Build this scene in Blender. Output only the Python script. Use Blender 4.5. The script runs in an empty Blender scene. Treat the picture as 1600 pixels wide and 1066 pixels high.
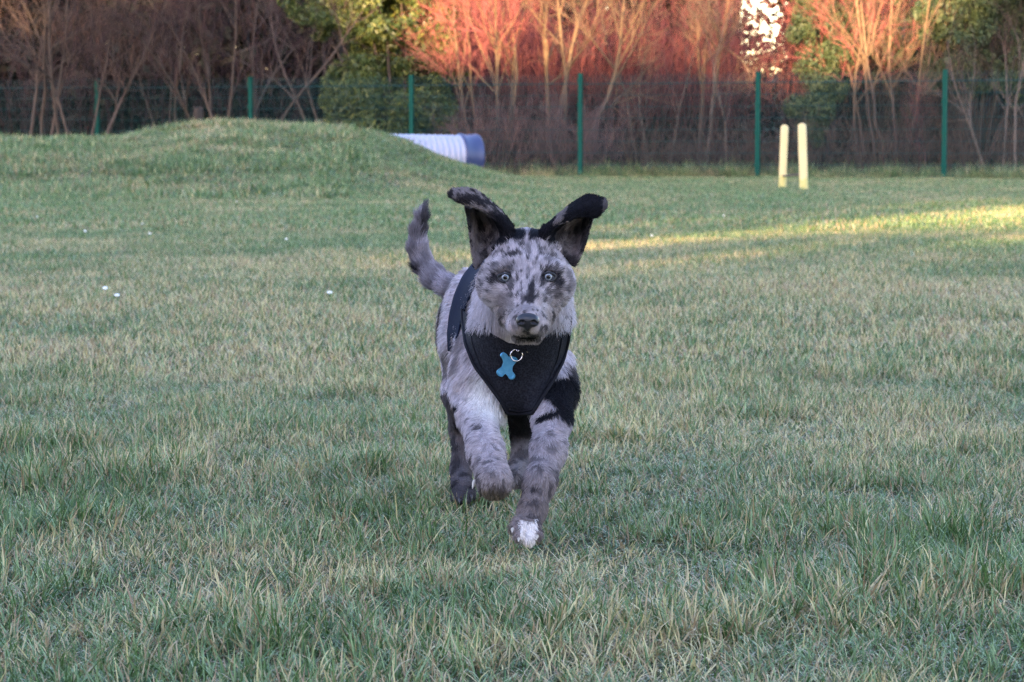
import bpy, math, random
import numpy as np
from mathutils import Vector, Matrix

# ------------------------------------------------------------------ camera, light, exposure
S = bpy.context.scene
C = S.collection
F = 3911.0                      # focal length in pixels of the 1600 px wide photograph
CAMH = 0.605
PITCH = math.atan(309.0 / F)
cd = bpy.data.cameras.new('camera')
cam = bpy.data.objects.new('camera', cd)
C.objects.link(cam)
cd.sensor_width = 36.0
cd.lens = F / 1600.0 * 36.0
cd.clip_start = 0.05
cd.clip_end = 3000
cam.location = (0, 0, CAMH)
cam.rotation_euler = (math.pi / 2 - PITCH, 0, 0)
cd.dof.use_dof = True
cd.dof.focus_distance = 3.62
cd.dof.aperture_fstop = 17
S.camera = cam

AZ = math.radians(27)           # the sunlight travels towards azimuth 27 deg, from behind the camera
EL = math.radians(6)
TE = math.tan(EL)
world = bpy.data.worlds.new('World')
S.world = world
world.use_nodes = True
wn = world.node_tree
sky = wn.nodes.new('ShaderNodeTexSky')
sky.sky_type = 'NISHITA'
sky.sun_disc = False
sky.sun_elevation = EL
sky.sun_rotation = AZ + math.pi
sky.air_density = 1.0
sky.dust_density = 0.8
sky.ozone_density = 1.5
tint = wn.nodes.new('ShaderNodeMix')       # winter dusk: the sky away from the sun is faintly lilac
tint.data_type = 'RGBA'
tint.blend_type = 'MULTIPLY'
tint.inputs[0].default_value = 1.0
tint.inputs[7].default_value = (1.09, 0.955, 1.14, 1)
wn.links.new(sky.outputs[0], tint.inputs[6])
wn.links.new(tint.outputs[2], wn.nodes['Background'].inputs[0])
wn.nodes['Background'].inputs[1].default_value = 0.15
sl = bpy.data.lights.new('sun', 'SUN')
sl.energy = 2.6
sl.angle = math.radians(0.6)
sl.color = (1.0, 0.66, 0.37)
sun = bpy.data.objects.new('sun', sl)
C.objects.link(sun)
sdir = Vector((math.sin(AZ) * math.cos(EL), math.cos(AZ) * math.cos(EL), -math.sin(EL)))
sun.rotation_euler = sdir.to_track_quat('-Z', 'Y').to_euler()
S.view_settings.view_transform = 'Standard'
S.view_settings.look = 'None'
S.view_settings.gamma = 1
S.view_settings.use_curve_mapping = False
S.view_settings.exposure = 3.46
S.render.engine = 'CYCLES'
S.cycles.use_denoising = True
S.cycles.denoiser = 'OPENIMAGEDENOISE'
S.cycles.denoising_input_passes = 'RGB_ALBEDO_NORMAL'
S.cycles.denoising_prefilter = 'NONE'
S.cycles.max_bounces = 6
S.cycles.diffuse_bounces = 3
S.cycles.transparent_max_bounces = 6

rng = np.random.default_rng(7)
random.seed(7)

# ------------------------------------------------------------------ maths helpers
CP, SP = math.cos(PITCH), math.sin(PITCH)


def at(px, py, Y):
    """world point at distance Y that the photograph shows at pixel (px, py)"""
    u, v = px - 800.0, 533.0 - py
    dx, dy, dz = u, F * CP + v * SP, -F * SP + v * CP
    k = Y / dy
    return np.array([dx * k, Y, CAMH + dz * k])


def proj(P):
    P = np.asarray(P, dtype=float)
    x, y, z = P[..., 0], P[..., 1], P[..., 2] - CAMH
    f = y * CP - z * SP
    up = y * SP + z * CP
    return 800 + F * x / f, 533 - F * up / f


def nrm(v):
    return v / np.maximum(np.linalg.norm(v, axis=-1, keepdims=True), 1e-9)


def vnoise(p, seed=0):
    """value noise 0..1 at points p (n,3)"""
    p = np.asarray(p, dtype=np.float64)
    i = np.floor(p).astype(np.int64)
    f = p - i
    f = f * f * (3 - 2 * f)
    out = np.zeros(len(p))
    for dx in (0, 1):
        for dy in (0, 1):
            for dz in (0, 1):
                h = ((i[:, 0] + dx) * 73856093) ^ ((i[:, 1] + dy) * 19349663) ^ ((i[:, 2] + dz) * 83492791) ^ (seed * 7919 + 17)
                h = (h * 1103515245 + 12345) & 0x7fffffff
                h = ((h ^ (h >> 13)) * 1274126177) & 0x7fffffff
                h = (h ^ (h >> 16)) & 0xffff
                w = (f[:, 0] if dx else 1 - f[:, 0]) * (f[:, 1] if dy else 1 - f[:, 1]) * (f[:, 2] if dz else 1 - f[:, 2])
                out += w * (h / 65535.0)
    return out


def fbm(p, seed=0, octv=3):
    s, a, t = 0, 1.0, 0
    for o in range(octv):
        s = s + a * vnoise(np.asarray(p) * (2 ** o) + o * 13.7, seed + o)
        t += a
        a *= 0.5
    return s / t


def sstep(a, b, x):
    t = np.clip((x - a) / (b - a), 0, 1)
    return t * t * (3 - 2 * t)


# ------------------------------------------------------------------ object helpers
def mesh_np(name, V, Fq, mat=None, parent=None, smooth=False, cols=None, cname='Col', floats=None):
    """V (n,3); Fq list of arrays (m,3) / (m,4)"""
    if not isinstance(Fq, (list, tuple)):
        Fq = [Fq]
    me = bpy.data.meshes.new(name)
    V = np.asarray(V, dtype=np.float32)
    me.vertices.add(len(V))
    me.vertices.foreach_set('co', V.ravel())
    idx = np.concatenate([np.asarray(f).ravel() for f in Fq]).astype(np.int32)
    cnt = np.concatenate([np.full(len(f), np.asarray(f).shape[1]) for f in Fq]).astype(np.int32)
    me.loops.add(len(idx))
    me.loops.foreach_set('vertex_index', idx)
    me.polygons.add(len(cnt))
    st = np.concatenate([[0], np.cumsum(cnt)[:-1]]).astype(np.int32)
    me.polygons.foreach_set('loop_start', st)
    me.polygons.foreach_set('loop_total', cnt)
    me.polygons.foreach_set('use_smooth', np.full(len(cnt), bool(smooth)))
    if cols is not None:
        a = me.color_attributes.new(cname, 'FLOAT_COLOR', 'POINT')
        c4 = np.ones((len(V), 4), dtype=np.float32)
        c4[:, :3] = cols
        a.data.foreach_set('color', c4.ravel())
    if floats:
        for k, v in floats.items():
            a = me.attributes.new(k, 'FLOAT', 'POINT')
            a.data.foreach_set('value', np.asarray(v, dtype=np.float32))
    me.update()
    me.validate()
    if mat:
        me.materials.append(mat)
    o = bpy.data.objects.new(name, me)
    if parent is not False:
        C.objects.link(o)
        if parent is not None:
            o.parent = parent
            o.matrix_parent_inverse = Matrix.Identity(4)
            o.location = (0, 0, 0)
    return o


def local(V, root):
    return np.asarray(V) - np.array(root.location)


def empty(name, loc):
    o = bpy.data.objects.new(name, None)
    o.empty_display_size = 0.1
    o.location = loc
    C.objects.link(o)
    return o


def tag(o, label=None, cat=None, group=None, kind=None):
    if label: o['label'] = label
    if cat: o['category'] = cat
    if group: o['group'] = group
    if kind: o['kind'] = kind
    return o


def copy_tree(o, parent=None):
    kids = [c for c in bpy.data.objects if c.parent == o]
    c = o.copy()
    C.objects.link(c)
    c.parent = parent
    for k in kids:
        copy_tree(k, c)
    return c


class Geo:
    """collects tubes, quads and boxes into one mesh"""
    def __init__(s):
        s.V, s.T, s.Q, s.n, s.c = [], [], [], 0, []

    def add(s, V, T=None, Q=None, col=0.0):
        V = np.asarray(V, dtype=float)
        if T is not None and len(T): s.T.append(np.asarray(T) + s.n)
        if Q is not None and len(Q): s.Q.append(np.asarray(Q) + s.n)
        s.V.append(V)
        s.c.append(np.full(len(V), col) if np.isscalar(col) else np.asarray(col))
        s.n += len(V)

    def tubes(s, P, R, sides=4, col=0.0, cap=False):
        """P (m,k,3) polylines, R (m,k) radii"""
        P = np.asarray(P, dtype=float)
        R = np.asarray(R, dtype=float)
        m, k, _ = P.shape
        t = np.empty_like(P)
        t[:, 1:-1] = P[:, 2:] - P[:, :-2]
        t[:, 0] = P[:, 1] - P[:, 0]
        t[:, -1] = P[:, -1] - P[:, -2]
        t = nrm(t)
        ref = np.where(np.abs(t[..., 2:3]) > 0.9, np.array([1.0, 0, 0]), np.array([0, 0, 1.0]))
        ref = np.broadcast_to(ref[:, :1], ref.shape)
        a = nrm(np.cross(t, ref))
        b = np.cross(t, a)
        an = np.arange(sides) / sides * 2 * math.pi
        V = P[:, :, None] + R[:, :, None, None] * (a[:, :, None] * np.cos(an)[:, None] + b[:, :, None] * np.sin(an)[:, None])
        V = V.reshape(-1, 3)
        base = (np.arange(m) * k * sides)[:, None, None]
        ring = (np.arange(k - 1) * sides)[None, :, None]
        j = np.arange(sides)[None, None, :]
        j2 = (np.arange(sides) + 1) % sides
        j2 = j2[None, None, :]
        q = np.stack([base + ring + j, base + ring + j2, base + ring + sides + j2, base + ring + sides + j], -1).reshape(-1, 4)
        col_ = np.repeat(np.broadcast_to(col, (m,)), k * sides) if not np.isscalar(col) else col
        s.add(V, None, q, col_)
        if cap:
            for e in (0, k - 1):
                for i in range(m):
                    pass

    def box(s, c, d, rot=None, col=0.0):
        c = np.array(c, float)
        d = np.array(d, float) / 2
        v = np.array([[x, y, z] for x in (-1, 1) for y in (-1, 1) for z in (-1, 1)], float) * d
        if rot is not None: v = v @ np.array(rot).T
        q = [[0, 1, 3, 2], [4, 6, 7, 5], [0, 4, 5, 1], [2, 3, 7, 6], [0, 2, 6, 4], [1, 5, 7, 3]]
        s.add(v + c, None, q, col)

    def build(s, name, mat, parent=None, smooth=False):
        V = np.concatenate(s.V)
        if parent is not None and parent is not False: V = local(V, parent)
        f = []
        if s.T: f.append(np.concatenate(s.T))
        if s.Q: f.append(np.concatenate(s.Q))
        return mesh_np(name, V, f, mat, parent, smooth, floats={'rnd': np.concatenate(s.c)})


# ------------------------------------------------------------------ materials
class M:
    def __init__(s, name, rough=0.8, spec=0.3):
        s.m = bpy.data.materials.new(name)
        s.m.use_nodes = True
        s.nt = s.m.node_tree
        s.b = s.nt.nodes['Principled BSDF']
        s.b.inputs['Roughness'].default_value = rough
        s.b.inputs['Specular IOR Level'].default_value = spec

    def n(s, t, **kw):
        x = s.nt.nodes.new(t)
        for k, v in kw.items(): setattr(x, k, v)
        return x

    def l(s, a, b): s.nt.links.new(a, b)

    def noise(s, scale, detail=3, coord='geo', rough=0.6, stretch=None):
        nz = s.n('ShaderNodeTexNoise')
        nz.inputs['Scale'].default_value = scale
        nz.inputs['Detail'].default_value = detail
        nz.inputs['Roughness'].default_value = rough
        src = s.n('ShaderNodeNewGeometry').outputs['Position'] if coord == 'geo' else s.n('ShaderNodeTexCoord').outputs['Object']
        if stretch:
            mp = s.n('ShaderNodeMapping')
            mp.inputs['Scale'].default_value = stretch
            s.l(src, mp.inputs['Vector'])
            src = mp.outputs[0]
        s.l(src, nz.inputs['Vector'])
        return nz.outputs['Fac']

    def ramp(s, fac, stops):
        r = s.n('ShaderNodeValToRGB')
        e = r.color_ramp.elements
        while len(e) < len(stops): e.new(0.5)
        for i, (p, c) in enumerate(stops):
            e[i].position = p
            e[i].color = (*c, 1) if len(c) == 3 else c
        s.l(fac, r.inputs[0])
        return r.outputs['Color']

    def attr(s, name, out='Fac'):
        a = s.n('ShaderNodeAttribute')
        a.attribute_name = name
        return a.outputs[out]

    def math(s, op, a, b=None, c=None):
        m = s.n('ShaderNodeMath', operation=op)
        for i, v in enumerate((a, b, c)):
            if v is None: continue
            if isinstance(v, (int, float)): m.inputs[i].default_value = v
            else: s.l(v, m.inputs[i])
        return m.outputs[0]

    def mix(s, f, a, b, mode='MIX'):
        m = s.n('ShaderNodeMix', data_type='RGBA', blend_type=mode)
        for i, v in ((0, f), (6, a), (7, b)):
            if isinstance(v, (int, float)): m.inputs[i].default_value = v
            elif isinstance(v, tuple): m.inputs[i].default_value = (*v, 1)
            else: s.l(v, m.inputs[i])
        return m.outputs[2]

    def color(s, c):
        if isinstance(c, tuple): s.b.inputs['Base Color'].default_value = (*c, 1)
        else: s.l(c, s.b.inputs['Base Color'])
        return s

    def bump(s, h, strength=0.3, dist=0.01):
        b = s.n('ShaderNodeBump')
        b.inputs['Strength'].default_value = strength
        b.inputs['Distance'].default_value = dist
        s.l(h, b.inputs['Height'])
        s.l(b.outputs[0], s.b.inputs['Normal'])
        return s

    def translucent(s, w, color):
        t = s.n('ShaderNodeBsdfTranslucent')
        if isinstance(color, tuple): t.inputs[0].default_value = (*color, 1)
        else: s.l(color, t.inputs[0])
        mx = s.n('ShaderNodeMixShader')
        mx.inputs[0].default_value = w
        s.l(s.b.outputs[0], mx.inputs[1])
        s.l(t.outputs[0], mx.inputs[2])
        s.l(mx.outputs[0], s.nt.nodes['Material Output'].inputs[0])
        return s


def bark(name, c1, c2, scale=25, low=None):
    m = M(name, 0.85, 0.2)
    nz = m.noise(scale, 4, stretch=(1, 1, 0.25))
    c = m.ramp(nz, [(0.3, c1), (0.7, c2)])
    rv = m.attr('rnd')
    c = m.mix(m.math('MULTIPLY', rv, 0.6), c, tuple(x * 0.45 for x in c1))
    if low:             # browner low down, with the shade behind the fence painted into the colour
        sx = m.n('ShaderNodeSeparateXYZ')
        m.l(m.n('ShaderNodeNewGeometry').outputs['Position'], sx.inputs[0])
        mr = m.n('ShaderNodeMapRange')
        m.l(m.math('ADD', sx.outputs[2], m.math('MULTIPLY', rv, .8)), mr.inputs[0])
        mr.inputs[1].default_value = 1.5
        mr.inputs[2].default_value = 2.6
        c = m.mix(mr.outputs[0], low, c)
    m.color(c).bump(nz, 0.5, 0.01)
    return m.m


def leafmat(name, c1, c2, c3=None, spec=0.4, tr=0.25, rough=0.5):
    m = M(name, rough, spec)
    c = m.ramp(m.attr('rnd'), [(0.0, c1), (0.6, c2), (1.0, c3 or c2)])
    m.color(c)
    m.translucent(tr, c)
    return m.m


# grass blades
def grass_mat(name):
    m = M(name, 0.42, 0.45)
    rv = m.attr('rnd')
    hv = m.attr('hgt')
    big = m.noise(0.55, 3)
    mid = m.noise(2.7, 3)
    fine = m.noise(11, 2)
    green = m.ramp(m.math('ADD', m.math('MULTIPLY', fine, 0.6), m.math('MULTIPLY', rv, 0.4)),
                   [(0.25, (0.028, 0.068, 0.016)), (0.5, (0.088, 0.160, 0.044)), (0.8, (0.31, 0.40, 0.18))])
    straw = m.ramp(m.math('FRACT', m.math('MULTIPLY', rv, 7.31)), [(0.0, (0.26, 0.165, 0.095)), (0.5, (0.52, 0.41, 0.21)), (1.0, (0.60, 0.52, 0.24))])
    # share of dead blades follows dry patches of the lawn
    sh = m.math('ADD', m.math('MULTIPLY', big, 1.2), m.math('MULTIPLY', mid, 0.9))
    sx = m.n('ShaderNodeSeparateXYZ')       # the middle of the lawn is the driest
    m.l(m.n('ShaderNodeNewGeometry').outputs['Position'], sx.inputs[0])
    dist = m.math('DIVIDE', m.math('SUBTRACT', sx.outputs[1], 8.5), 5.5)
    belt = m.math('POWER', 2.718, m.math('MULTIPLY', m.math('MULTIPLY', dist, dist), -1.0))
    sh = m.math('ADD', sh, m.math('MULTIPLY', belt, 0.27))
    sh = m.math('SUBTRACT', sh, 0.97)
    mr = m.n('ShaderNodeMapRange')
    m.l(sh, mr.inputs[0])
    mr.inputs[1].default_value = 0.0
    mr.inputs[2].default_value = 0.5
    mr.inputs[3].default_value = 0.10
    mr.inputs[4].default_value = 0.72
    isd = m.math('LESS_THAN', m.math('FRACT', m.math('MULTIPLY', rv, 3.77)), mr.outputs[0])
    c = m.mix(isd, green, straw)
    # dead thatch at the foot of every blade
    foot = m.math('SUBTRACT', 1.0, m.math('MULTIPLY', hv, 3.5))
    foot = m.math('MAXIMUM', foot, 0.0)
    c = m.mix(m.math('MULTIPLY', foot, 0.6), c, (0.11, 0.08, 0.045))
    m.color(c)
    m.translucent(0.2, c)
    return m.m


MAT = {}
MAT['grass'] = grass_mat('grass_blades')
g = M('soil_and_thatch', 0.95, 0.1)
cz = g.mix(g.noise(1.1, 3), (0.040, 0.055, 0.020), (0.10, 0.088, 0.042))
g.color(g.mix(g.noise(45, 3), cz, (0.035, 0.036, 0.018))).bump(g.noise(60, 3), 0.6, 0.02)
MAT['ground'] = g.m

# ------------------------------------------------------------------ terrain
MX = np.array([-9, -6.95, -5.4, -4.78, -4.35, -3.9, -3.5, -2.75, -2.43, -2.09, -1.56, -1.3, -.87, -.3, .3, .9])
MZ = np.array([.66, .66, .66, .69, .75, .80, .80, .78, .76, .73, .65, .53, .34, .19, .07, 0])


def terrain(x, y):
    x = np.asarray(x, float)
    y = np.asarray(y, float)
    h = np.interp(x, MX, MZ)
    h = np.where(x < -9, 0.6 * sstep(-16, -9, x), h)
    prof = sstep(26.5, 34.0, y) * (1 - sstep(34.2, 39.5, y))
    z = h * prof
    p = np.stack([x.ravel() * 0.9, y.ravel() * 0.9, 0 * x.ravel()], -1)
    b = fbm(p, 5, 3).reshape(x.shape) - 0.5
    z = z + b * (0.02 + 0.17 * prof * sstep(.05, .4, h))
    rise = sstep(47, 90, y) * 3.0
    return z + rise


def axis(bounds):
    out = []
    for a, b, st in bounds: out += list(np.arange(a, b, st))
    return np.array(out + [bounds[-1][1]])


gx = axis([(-900, -60, 60), (-60, -14, 2), (-14, 14, 0.14), (14, 60, 2), (60, 900, 60)])
gy = axis([(-300, -40, 20), (-40, 1, 2), (1, 12, 0.25), (12, 50, 0.14), (50, 100, 2), (100, 1500, 70)])
X, Y = np.meshgrid(gx, gy)
Z = terrain(X, Y)
nx, ny = len(gx), len(gy)
ii = (np.arange(ny - 1)[:, None] * nx + np.arange(nx - 1)[None]).ravel()
q = np.stack([ii, ii + 1, ii + nx + 1, ii + nx], -1)
o = mesh_np('ground', np.stack([X.ravel(), Y.ravel(), Z.ravel()], -1), q, MAT['ground'], smooth=True)
tag(o, 'rough grassed dog field rising into a low mound on the left', 'ground', kind='structure')


# ------------------------------------------------------------------ grass
def blade_patch(name, n, rad, lmin, lmax, width, segs, seed, lean=1.0, clump=6, straight=0.0):
    r = np.random.default_rng(seed)
    cc = r.normal(0, rad * 0.55, (clump, 2))
    ci = r.integers(0, clump, n)
    rr = rad * np.sqrt(r.random(n)) * 1.15
    th = r.random(n) * 6.283
    base = np.stack([rr * np.cos(th), rr * np.sin(th)], -1)
    near = r.random(n) < 0.45
    base[near] = cc[ci[near]] + r.normal(0, rad * 0.12, (near.sum(), 2))
    L = lmin + (lmax - lmin) * r.random(n) ** 1.4
    az = r.random(n) * 6.283
    # clump blades fan outwards
    out = base - cc[ci]
    az[near] = np.arctan2(out[near, 1], out[near, 0]) + r.normal(0, 0.6, near.sum())
    l0 = np.abs(r.normal(0.38, 0.42, n)) * lean
    l1 = l0 + np.abs(r.normal(0.95, 0.6, n)) * lean * (1 - straight)
    W = width * (0.6 + 0.7 * r.random(n))
    d = np.stack([np.cos(az), np.sin(az)], -1)
    tw = az + math.pi / 2 + r.normal(0, 0.7, n)
    side = np.stack([np.cos(tw), np.sin(tw), 0 * tw], -1)
    V, Hh = [], []
    p = np.concatenate([base, np.full((n, 1), -0.004)], -1)
    rv = r.random(n)
    for k in range(segs + 1):
        t = k / segs
        w = W * (1 - t ** 1.8) * (0.75 + 0.5 * min(t * 2, 1)) * 0.5
        if k < segs:
            V += [p - side * w[:, None], p + side * w[:, None]]
            Hh += [np.full(n, t)] * 2
        else:
            V += [p]
            Hh += [np.full(n, 1.0)]
        a = np.minimum(l0 + (l1 - l0) * (t + 0.5 / segs), 1.75)
        st = (L / segs)[:, None]
        p = p + np.stack([d[:, 0] * np.sin(a), d[:, 1] * np.sin(a), np.cos(a)], -1) * st
        p[:, 2] = np.maximum(p[:, 2], 0.002)
    K = len(V)
    VV = np.stack(V, 1).reshape(-1, 3)
    HH = np.stack(Hh, 1).ravel()
    b = np.arange(n) * K
    Q = [np.stack([b + 2 * k, b + 2 * k + 1, b + 2 * k + 3, b + 2 * k + 2], -1) for k in range(segs - 1)]
    T = np.stack([b + K - 3, b + K - 2, b + K - 1], -1)
    fs = [np.concatenate(Q)] if Q else []
    return mesh_np(name, VV, fs + [T], MAT['grass'], parent=False, smooth=True,
                   floats={'rnd': np.repeat(rv, K), 'hgt': HH})


def scatter(name, sources, P, rotz, scl, idx, tiltx=None, zscl=None):
    col = bpy.data.collections.new(name + '_sources')
    for i, s_ in enumerate(sources):
        s_.name = '%s_source_%02d' % (name, i)
        col.objects.link(s_)
    me = bpy.data.meshes.new(name)
    n = len(P)
    me.vertices.add(n)
    me.vertices.foreach_set('co', np.asarray(P, np.float32).ravel())
    rot = np.zeros((n, 3), np.float32)
    rot[:, 2] = rotz
    P_ = np.asarray(P, float)       # lean every patch with the slope it grows on
    e = .25
    nx_ = (terrain(P_[:, 0] - e, P_[:, 1]) - terrain(P_[:, 0] + e, P_[:, 1])) / (2 * e)
    ny_ = (terrain(P_[:, 0], P_[:, 1] - e) - terrain(P_[:, 0], P_[:, 1] + e)) / (2 * e)
    zz = nrm(np.stack([nx_, ny_, np.ones(n)], -1))
    xx = np.stack([np.cos(rotz), np.sin(rotz), 0 * nx_], -1)
    xx = nrm(xx - zz * np.sum(xx * zz, 1, keepdims=True))
    yy = np.cross(zz, xx)
    rot[:, 1] = -np.arcsin(np.clip(xx[:, 2], -1, 1))
    rot[:, 0] = np.arctan2(yy[:, 2], zz[:, 2])
    rot[:, 2] = np.arctan2(xx[:, 1], xx[:, 0])
    a = me.attributes.new('rot', 'FLOAT_VECTOR', 'POINT')
    a.data.foreach_set('vector', rot.ravel())
    sc = np.stack([scl, scl, scl if zscl is None else zscl], -1).astype(np.float32)
    a = me.attributes.new('scl', 'FLOAT_VECTOR', 'POINT')
    a.data.foreach_set('vector', sc.ravel())
    a = me.attributes.new('idx', 'INT', 'POINT')
    a.data.foreach_set('value', np.asarray(idx, np.int32))
    o = bpy.data.objects.new(name, me)
    C.objects.link(o)
    ng = bpy.data.node_groups.new(name + '_scatter', 'GeometryNodeTree')
    ng.interface.new_socket('Geometry', in_out='INPUT', socket_type='NodeSocketGeometry')
    ng.interface.new_socket('Geometry', in_out='OUTPUT', socket_type='NodeSocketGeometry')
    gi, go = ng.nodes.new('NodeGroupInput'), ng.nodes.new('NodeGroupOutput')
    iop = ng.nodes.new('GeometryNodeInstanceOnPoints')
    ci = ng.nodes.new('GeometryNodeCollectionInfo')
    ci.inputs['Collection'].default_value = col
    ci.inputs['Separate Children'].default_value = True
    ci.inputs['Reset Children'].default_value = True

    def named(nm, t):
        x = ng.nodes.new('GeometryNodeInputNamedAttribute')
        x.data_type = t
        x.inputs['Name'].default_value = nm
        return x.outputs[0]
    L = ng.links.new
    L(gi.outputs[0], iop.inputs['Points'])
    L(ci.outputs[0], iop.inputs['Instance'])
    iop.inputs['Pick Instance'].default_value = True
    L(named('idx', 'INT'), iop.inputs['Instance Index'])
    L(named('rot', 'FLOAT_VECTOR'), iop.inputs['Rotation'])
    L(named('scl', 'FLOAT_VECTOR'), iop.inputs['Scale'])
    L(iop.outputs[0], go.inputs[0])
    md = o.modifiers.new('scatter', 'NODES')
    md.node_group = ng
    return o


def zone(y0, y1, st, extra):
    P = []
    y = y0
    while y < y1:
        hw = 0.2046 * y * 1.06 + extra
        xs = np.arange(-hw, hw, st)
        P.append(np.stack([xs, np.full(len(xs), y)], -1))
        y += st
    P = np.concatenate(P)
    return P + rng.uniform(-st * .5, st * .5, P.shape)


CL = []


def lawn():
    near = [blade_patch('g', 430, .115, .016, .052, .0023, 4, 100 + i) for i in range(6)]
    near += [blade_patch('g', 330, .10, .026, .066, .0026, 4, 150 + i, lean=.95, clump=3) for i in range(3)]
    midp = [blade_patch('g', 420, .20, .020, .052, .0036, 3, 200 + i) for i in range(5)]
    farp = [blade_patch('g', 420, .38, .030, .070, .0085, 2, 300 + i, lean=.9, clump=12) for i in range(4)]
    farp += [blade_patch('g', 330, .30, .05, .14, .010, 2, 350 + i, lean=1.0, clump=7) for i in range(2)]
    src = near + midp + farp
    out = []

    def put(P, lo, hi, smin, smax, zamp, tall=None, thr=0.7):
        z = terrain(P[:, 0], P[:, 1])
        n1 = fbm(np.c_[P * 1.6, 0 * P[:, 0]], 31, 3)
        n2 = vnoise(np.c_[P * 4.5, 0 * P[:, 0]], 37)
        s_ = smin + (smax - smin) * (0.6 * n1 + 0.4 * n2)
        zs = s_ * (1 - zamp + 2 * zamp * n2)
        idx = rng.integers(lo, hi, len(P))
        if tall is not None:
            m_ = (n1 * .6 + n2 * .4 > thr)
            idx[m_] = rng.integers(tall[0], tall[1], m_.sum())
        out.append((np.c_[P, z], s_, zs, idx))
    put(zone(2.35, 6.6, .105, .45), 0, 6, .70, 1.15, .42, (6, 9), .66)
    put(zone(6.6, 17.5, .175, .8), 9, 14, .8, 1.15, .25)
    pf = zone(17.5, 47.5, .30, 1.5)
    put(pf, 14, 18, .8, 1.15, .25)
    # longer tussocks all over the mound
    pm = pf[(pf[:, 0] < -1.9) & (pf[:, 1] > 26) & (pf[:, 1] < 40)]
    pm = np.concatenate([pm, pm + rng.uniform(-.15, .15, pm.shape)])
    nn = fbm(np.c_[pm * 1.1, 0 * pm[:, 0]], 61, 2)
    pm = pm[nn > .47]
    put(pm, 18, 20, .7, 1.3, .3)
    # a few bigger dark tufts in the foreground
    def clear(P):       # the turf in front of the dog's landing paw is short
        return np.maximum(np.exp(-(((P[:, 0] - .02) / .16) ** 2 + ((P[:, 1] - 3.45) / .28) ** 2)), np.exp(-(((P[:, 0] + .08) / .10) ** 2 + ((P[:, 1] - 3.92) / .22) ** 2)))
    CL.append(clear)
    tl = [(770, 925), (120, 830), (700, 640 + 130), (1220, 960), (330, 980), (560, 740), (1450, 900), (1180, 650), (60, 700), (1560, 560), (980, 1000), (940, 690)]
    for px, py in tl:
        for Yd in [CAMH / math.tan(math.atan((py - 533) / F) + PITCH)]:
            c = at(px, py, Yd)[:2]
            m_ = 5
            P = c + rng.normal(0, .05, (m_, 2))
            out.append((np.c_[P, terrain(P[:, 0], P[:, 1])], np.full(m_, 1.0), rng.uniform(.9, 1.2, m_), rng.integers(6, 9, m_)))
    P = np.concatenate([o_[0] for o_ in out])
    s_ = np.concatenate([o_[1] for o_ in out])
    zs = np.concatenate([o_[2] for o_ in out])
    idx = np.concatenate([o_[3] for o_ in out])
    cl_ = CL[0](P)
    idx = np.where((cl_ > .25) & (idx >= 6) & (idx < 9), idx - 6, idx)
    zs = zs * (1 - .42 * cl_)
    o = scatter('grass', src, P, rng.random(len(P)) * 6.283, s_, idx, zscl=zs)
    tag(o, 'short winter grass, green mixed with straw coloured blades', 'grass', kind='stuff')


lawn()
print('grass ok')

# ------------------------------------------------------------------ the woods behind the camera that shade the field
def occluder():
    """trees on the west side of the field, behind the photographer; the low sun comes through and over them"""
    r = np.random.default_rng(11)
    ax, ay = math.sin(AZ), math.cos(AZ)
    n = 170000
    u = r.uniform(-46, 24, n)
    s_ = -r.uniform(25, 31, n)
    z = r.uniform(0, 15.5, n)
    w0 = z + s_ * TE            # height of the sun ray through the leaf, where it passes the camera
    tp = np.interp(u, [-46, -27.5, -25.5, -24, -22, -19.5, -16.5, -14, -12.5, 24], [9.5, 9.0, 8.0, 7.0, 6.45, 6.35, 6.35, 6.7, 8.0, 9.5])
    tp = tp + (vnoise(np.c_[u * 1.1, w0 * 0, 0 * u], 3) - .5) * .7
    keep = w0 < tp
    # gap under the canopy: the strip of light across the lawn
    opening = .92 * np.exp(-((u + 5.2) / 1.9) ** 4) * sstep(.95, 1.9, w0) * (1 - sstep(2.35, 3.0, w0))
    keep &= r.random(n) < np.minimum(1, -np.log(np.maximum(opening, .003)) / 5.8)
    veil = (u > -20.0) & (u < -16.4) & (w0 > 6.3) & (w0 < 9.2) & (r.random(n) < .06)
    # chinks in the crown that let single sunbeams onto the left hand trees
    ch = (u < -23) & (w0 > 6.6) & (vnoise(np.c_[u * .9, w0 * 1.6, 0 * u], 9) > .72)
    keep &= ~ch
    keep |= veil
    u, s_, z = u[keep], s_[keep], z[keep]
    m = len(u)
    c = np.c_[s_ * ax + u * ay, s_ * ay - u * ax, z]
    # each leaf spray: a ragged four pointed clump
    a = nrm(r.normal(0, 1, (m, 3)))
    b = nrm(np.cross(a, r.normal(0, 1, (m, 3))))
    sz = r.uniform(.20, .42, m)[:, None]
    V = np.stack([c - a * sz, c + b * sz * .7, c + a * sz, c - b * sz * .7], 1).reshape(-1, 3)
    k = np.arange(m) * 4
    G = Geo()
    G.add(V, None, np.stack([k, k + 1, k + 2, k + 3], -1), np.repeat(r.random(m), 4))
    nt = 26
    ut = np.linspace(-44, 22, nt) + r.uniform(-1, 1, nt)
    ut = ut[(ut < -7.8) | (ut > -2.8)]
    nt = len(ut)
    st = -r.uniform(26, 30, nt)
    P = np.zeros((nt, 4, 3))
    ht = r.uniform(6.5, 9, nt)
    for i in range(4):
        P[:, i, 0] = st * ax + ut * ay
        P[:, i, 1] = st * ay - ut * ax
        P[:, i, 2] = ht * i / 3
    G.tubes(P, np.linspace(.2, .06, 4)[None] * np.ones((nt, 1)), 6, .2)
    o = G.build('woods', leafmat('woods_leaves', (.03, .045, .02), (.05, .07, .03), tr=.1))
    tag(o, 'belt of dark trees along the near side of the field', 'trees', kind='stuff')


occluder()

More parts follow.
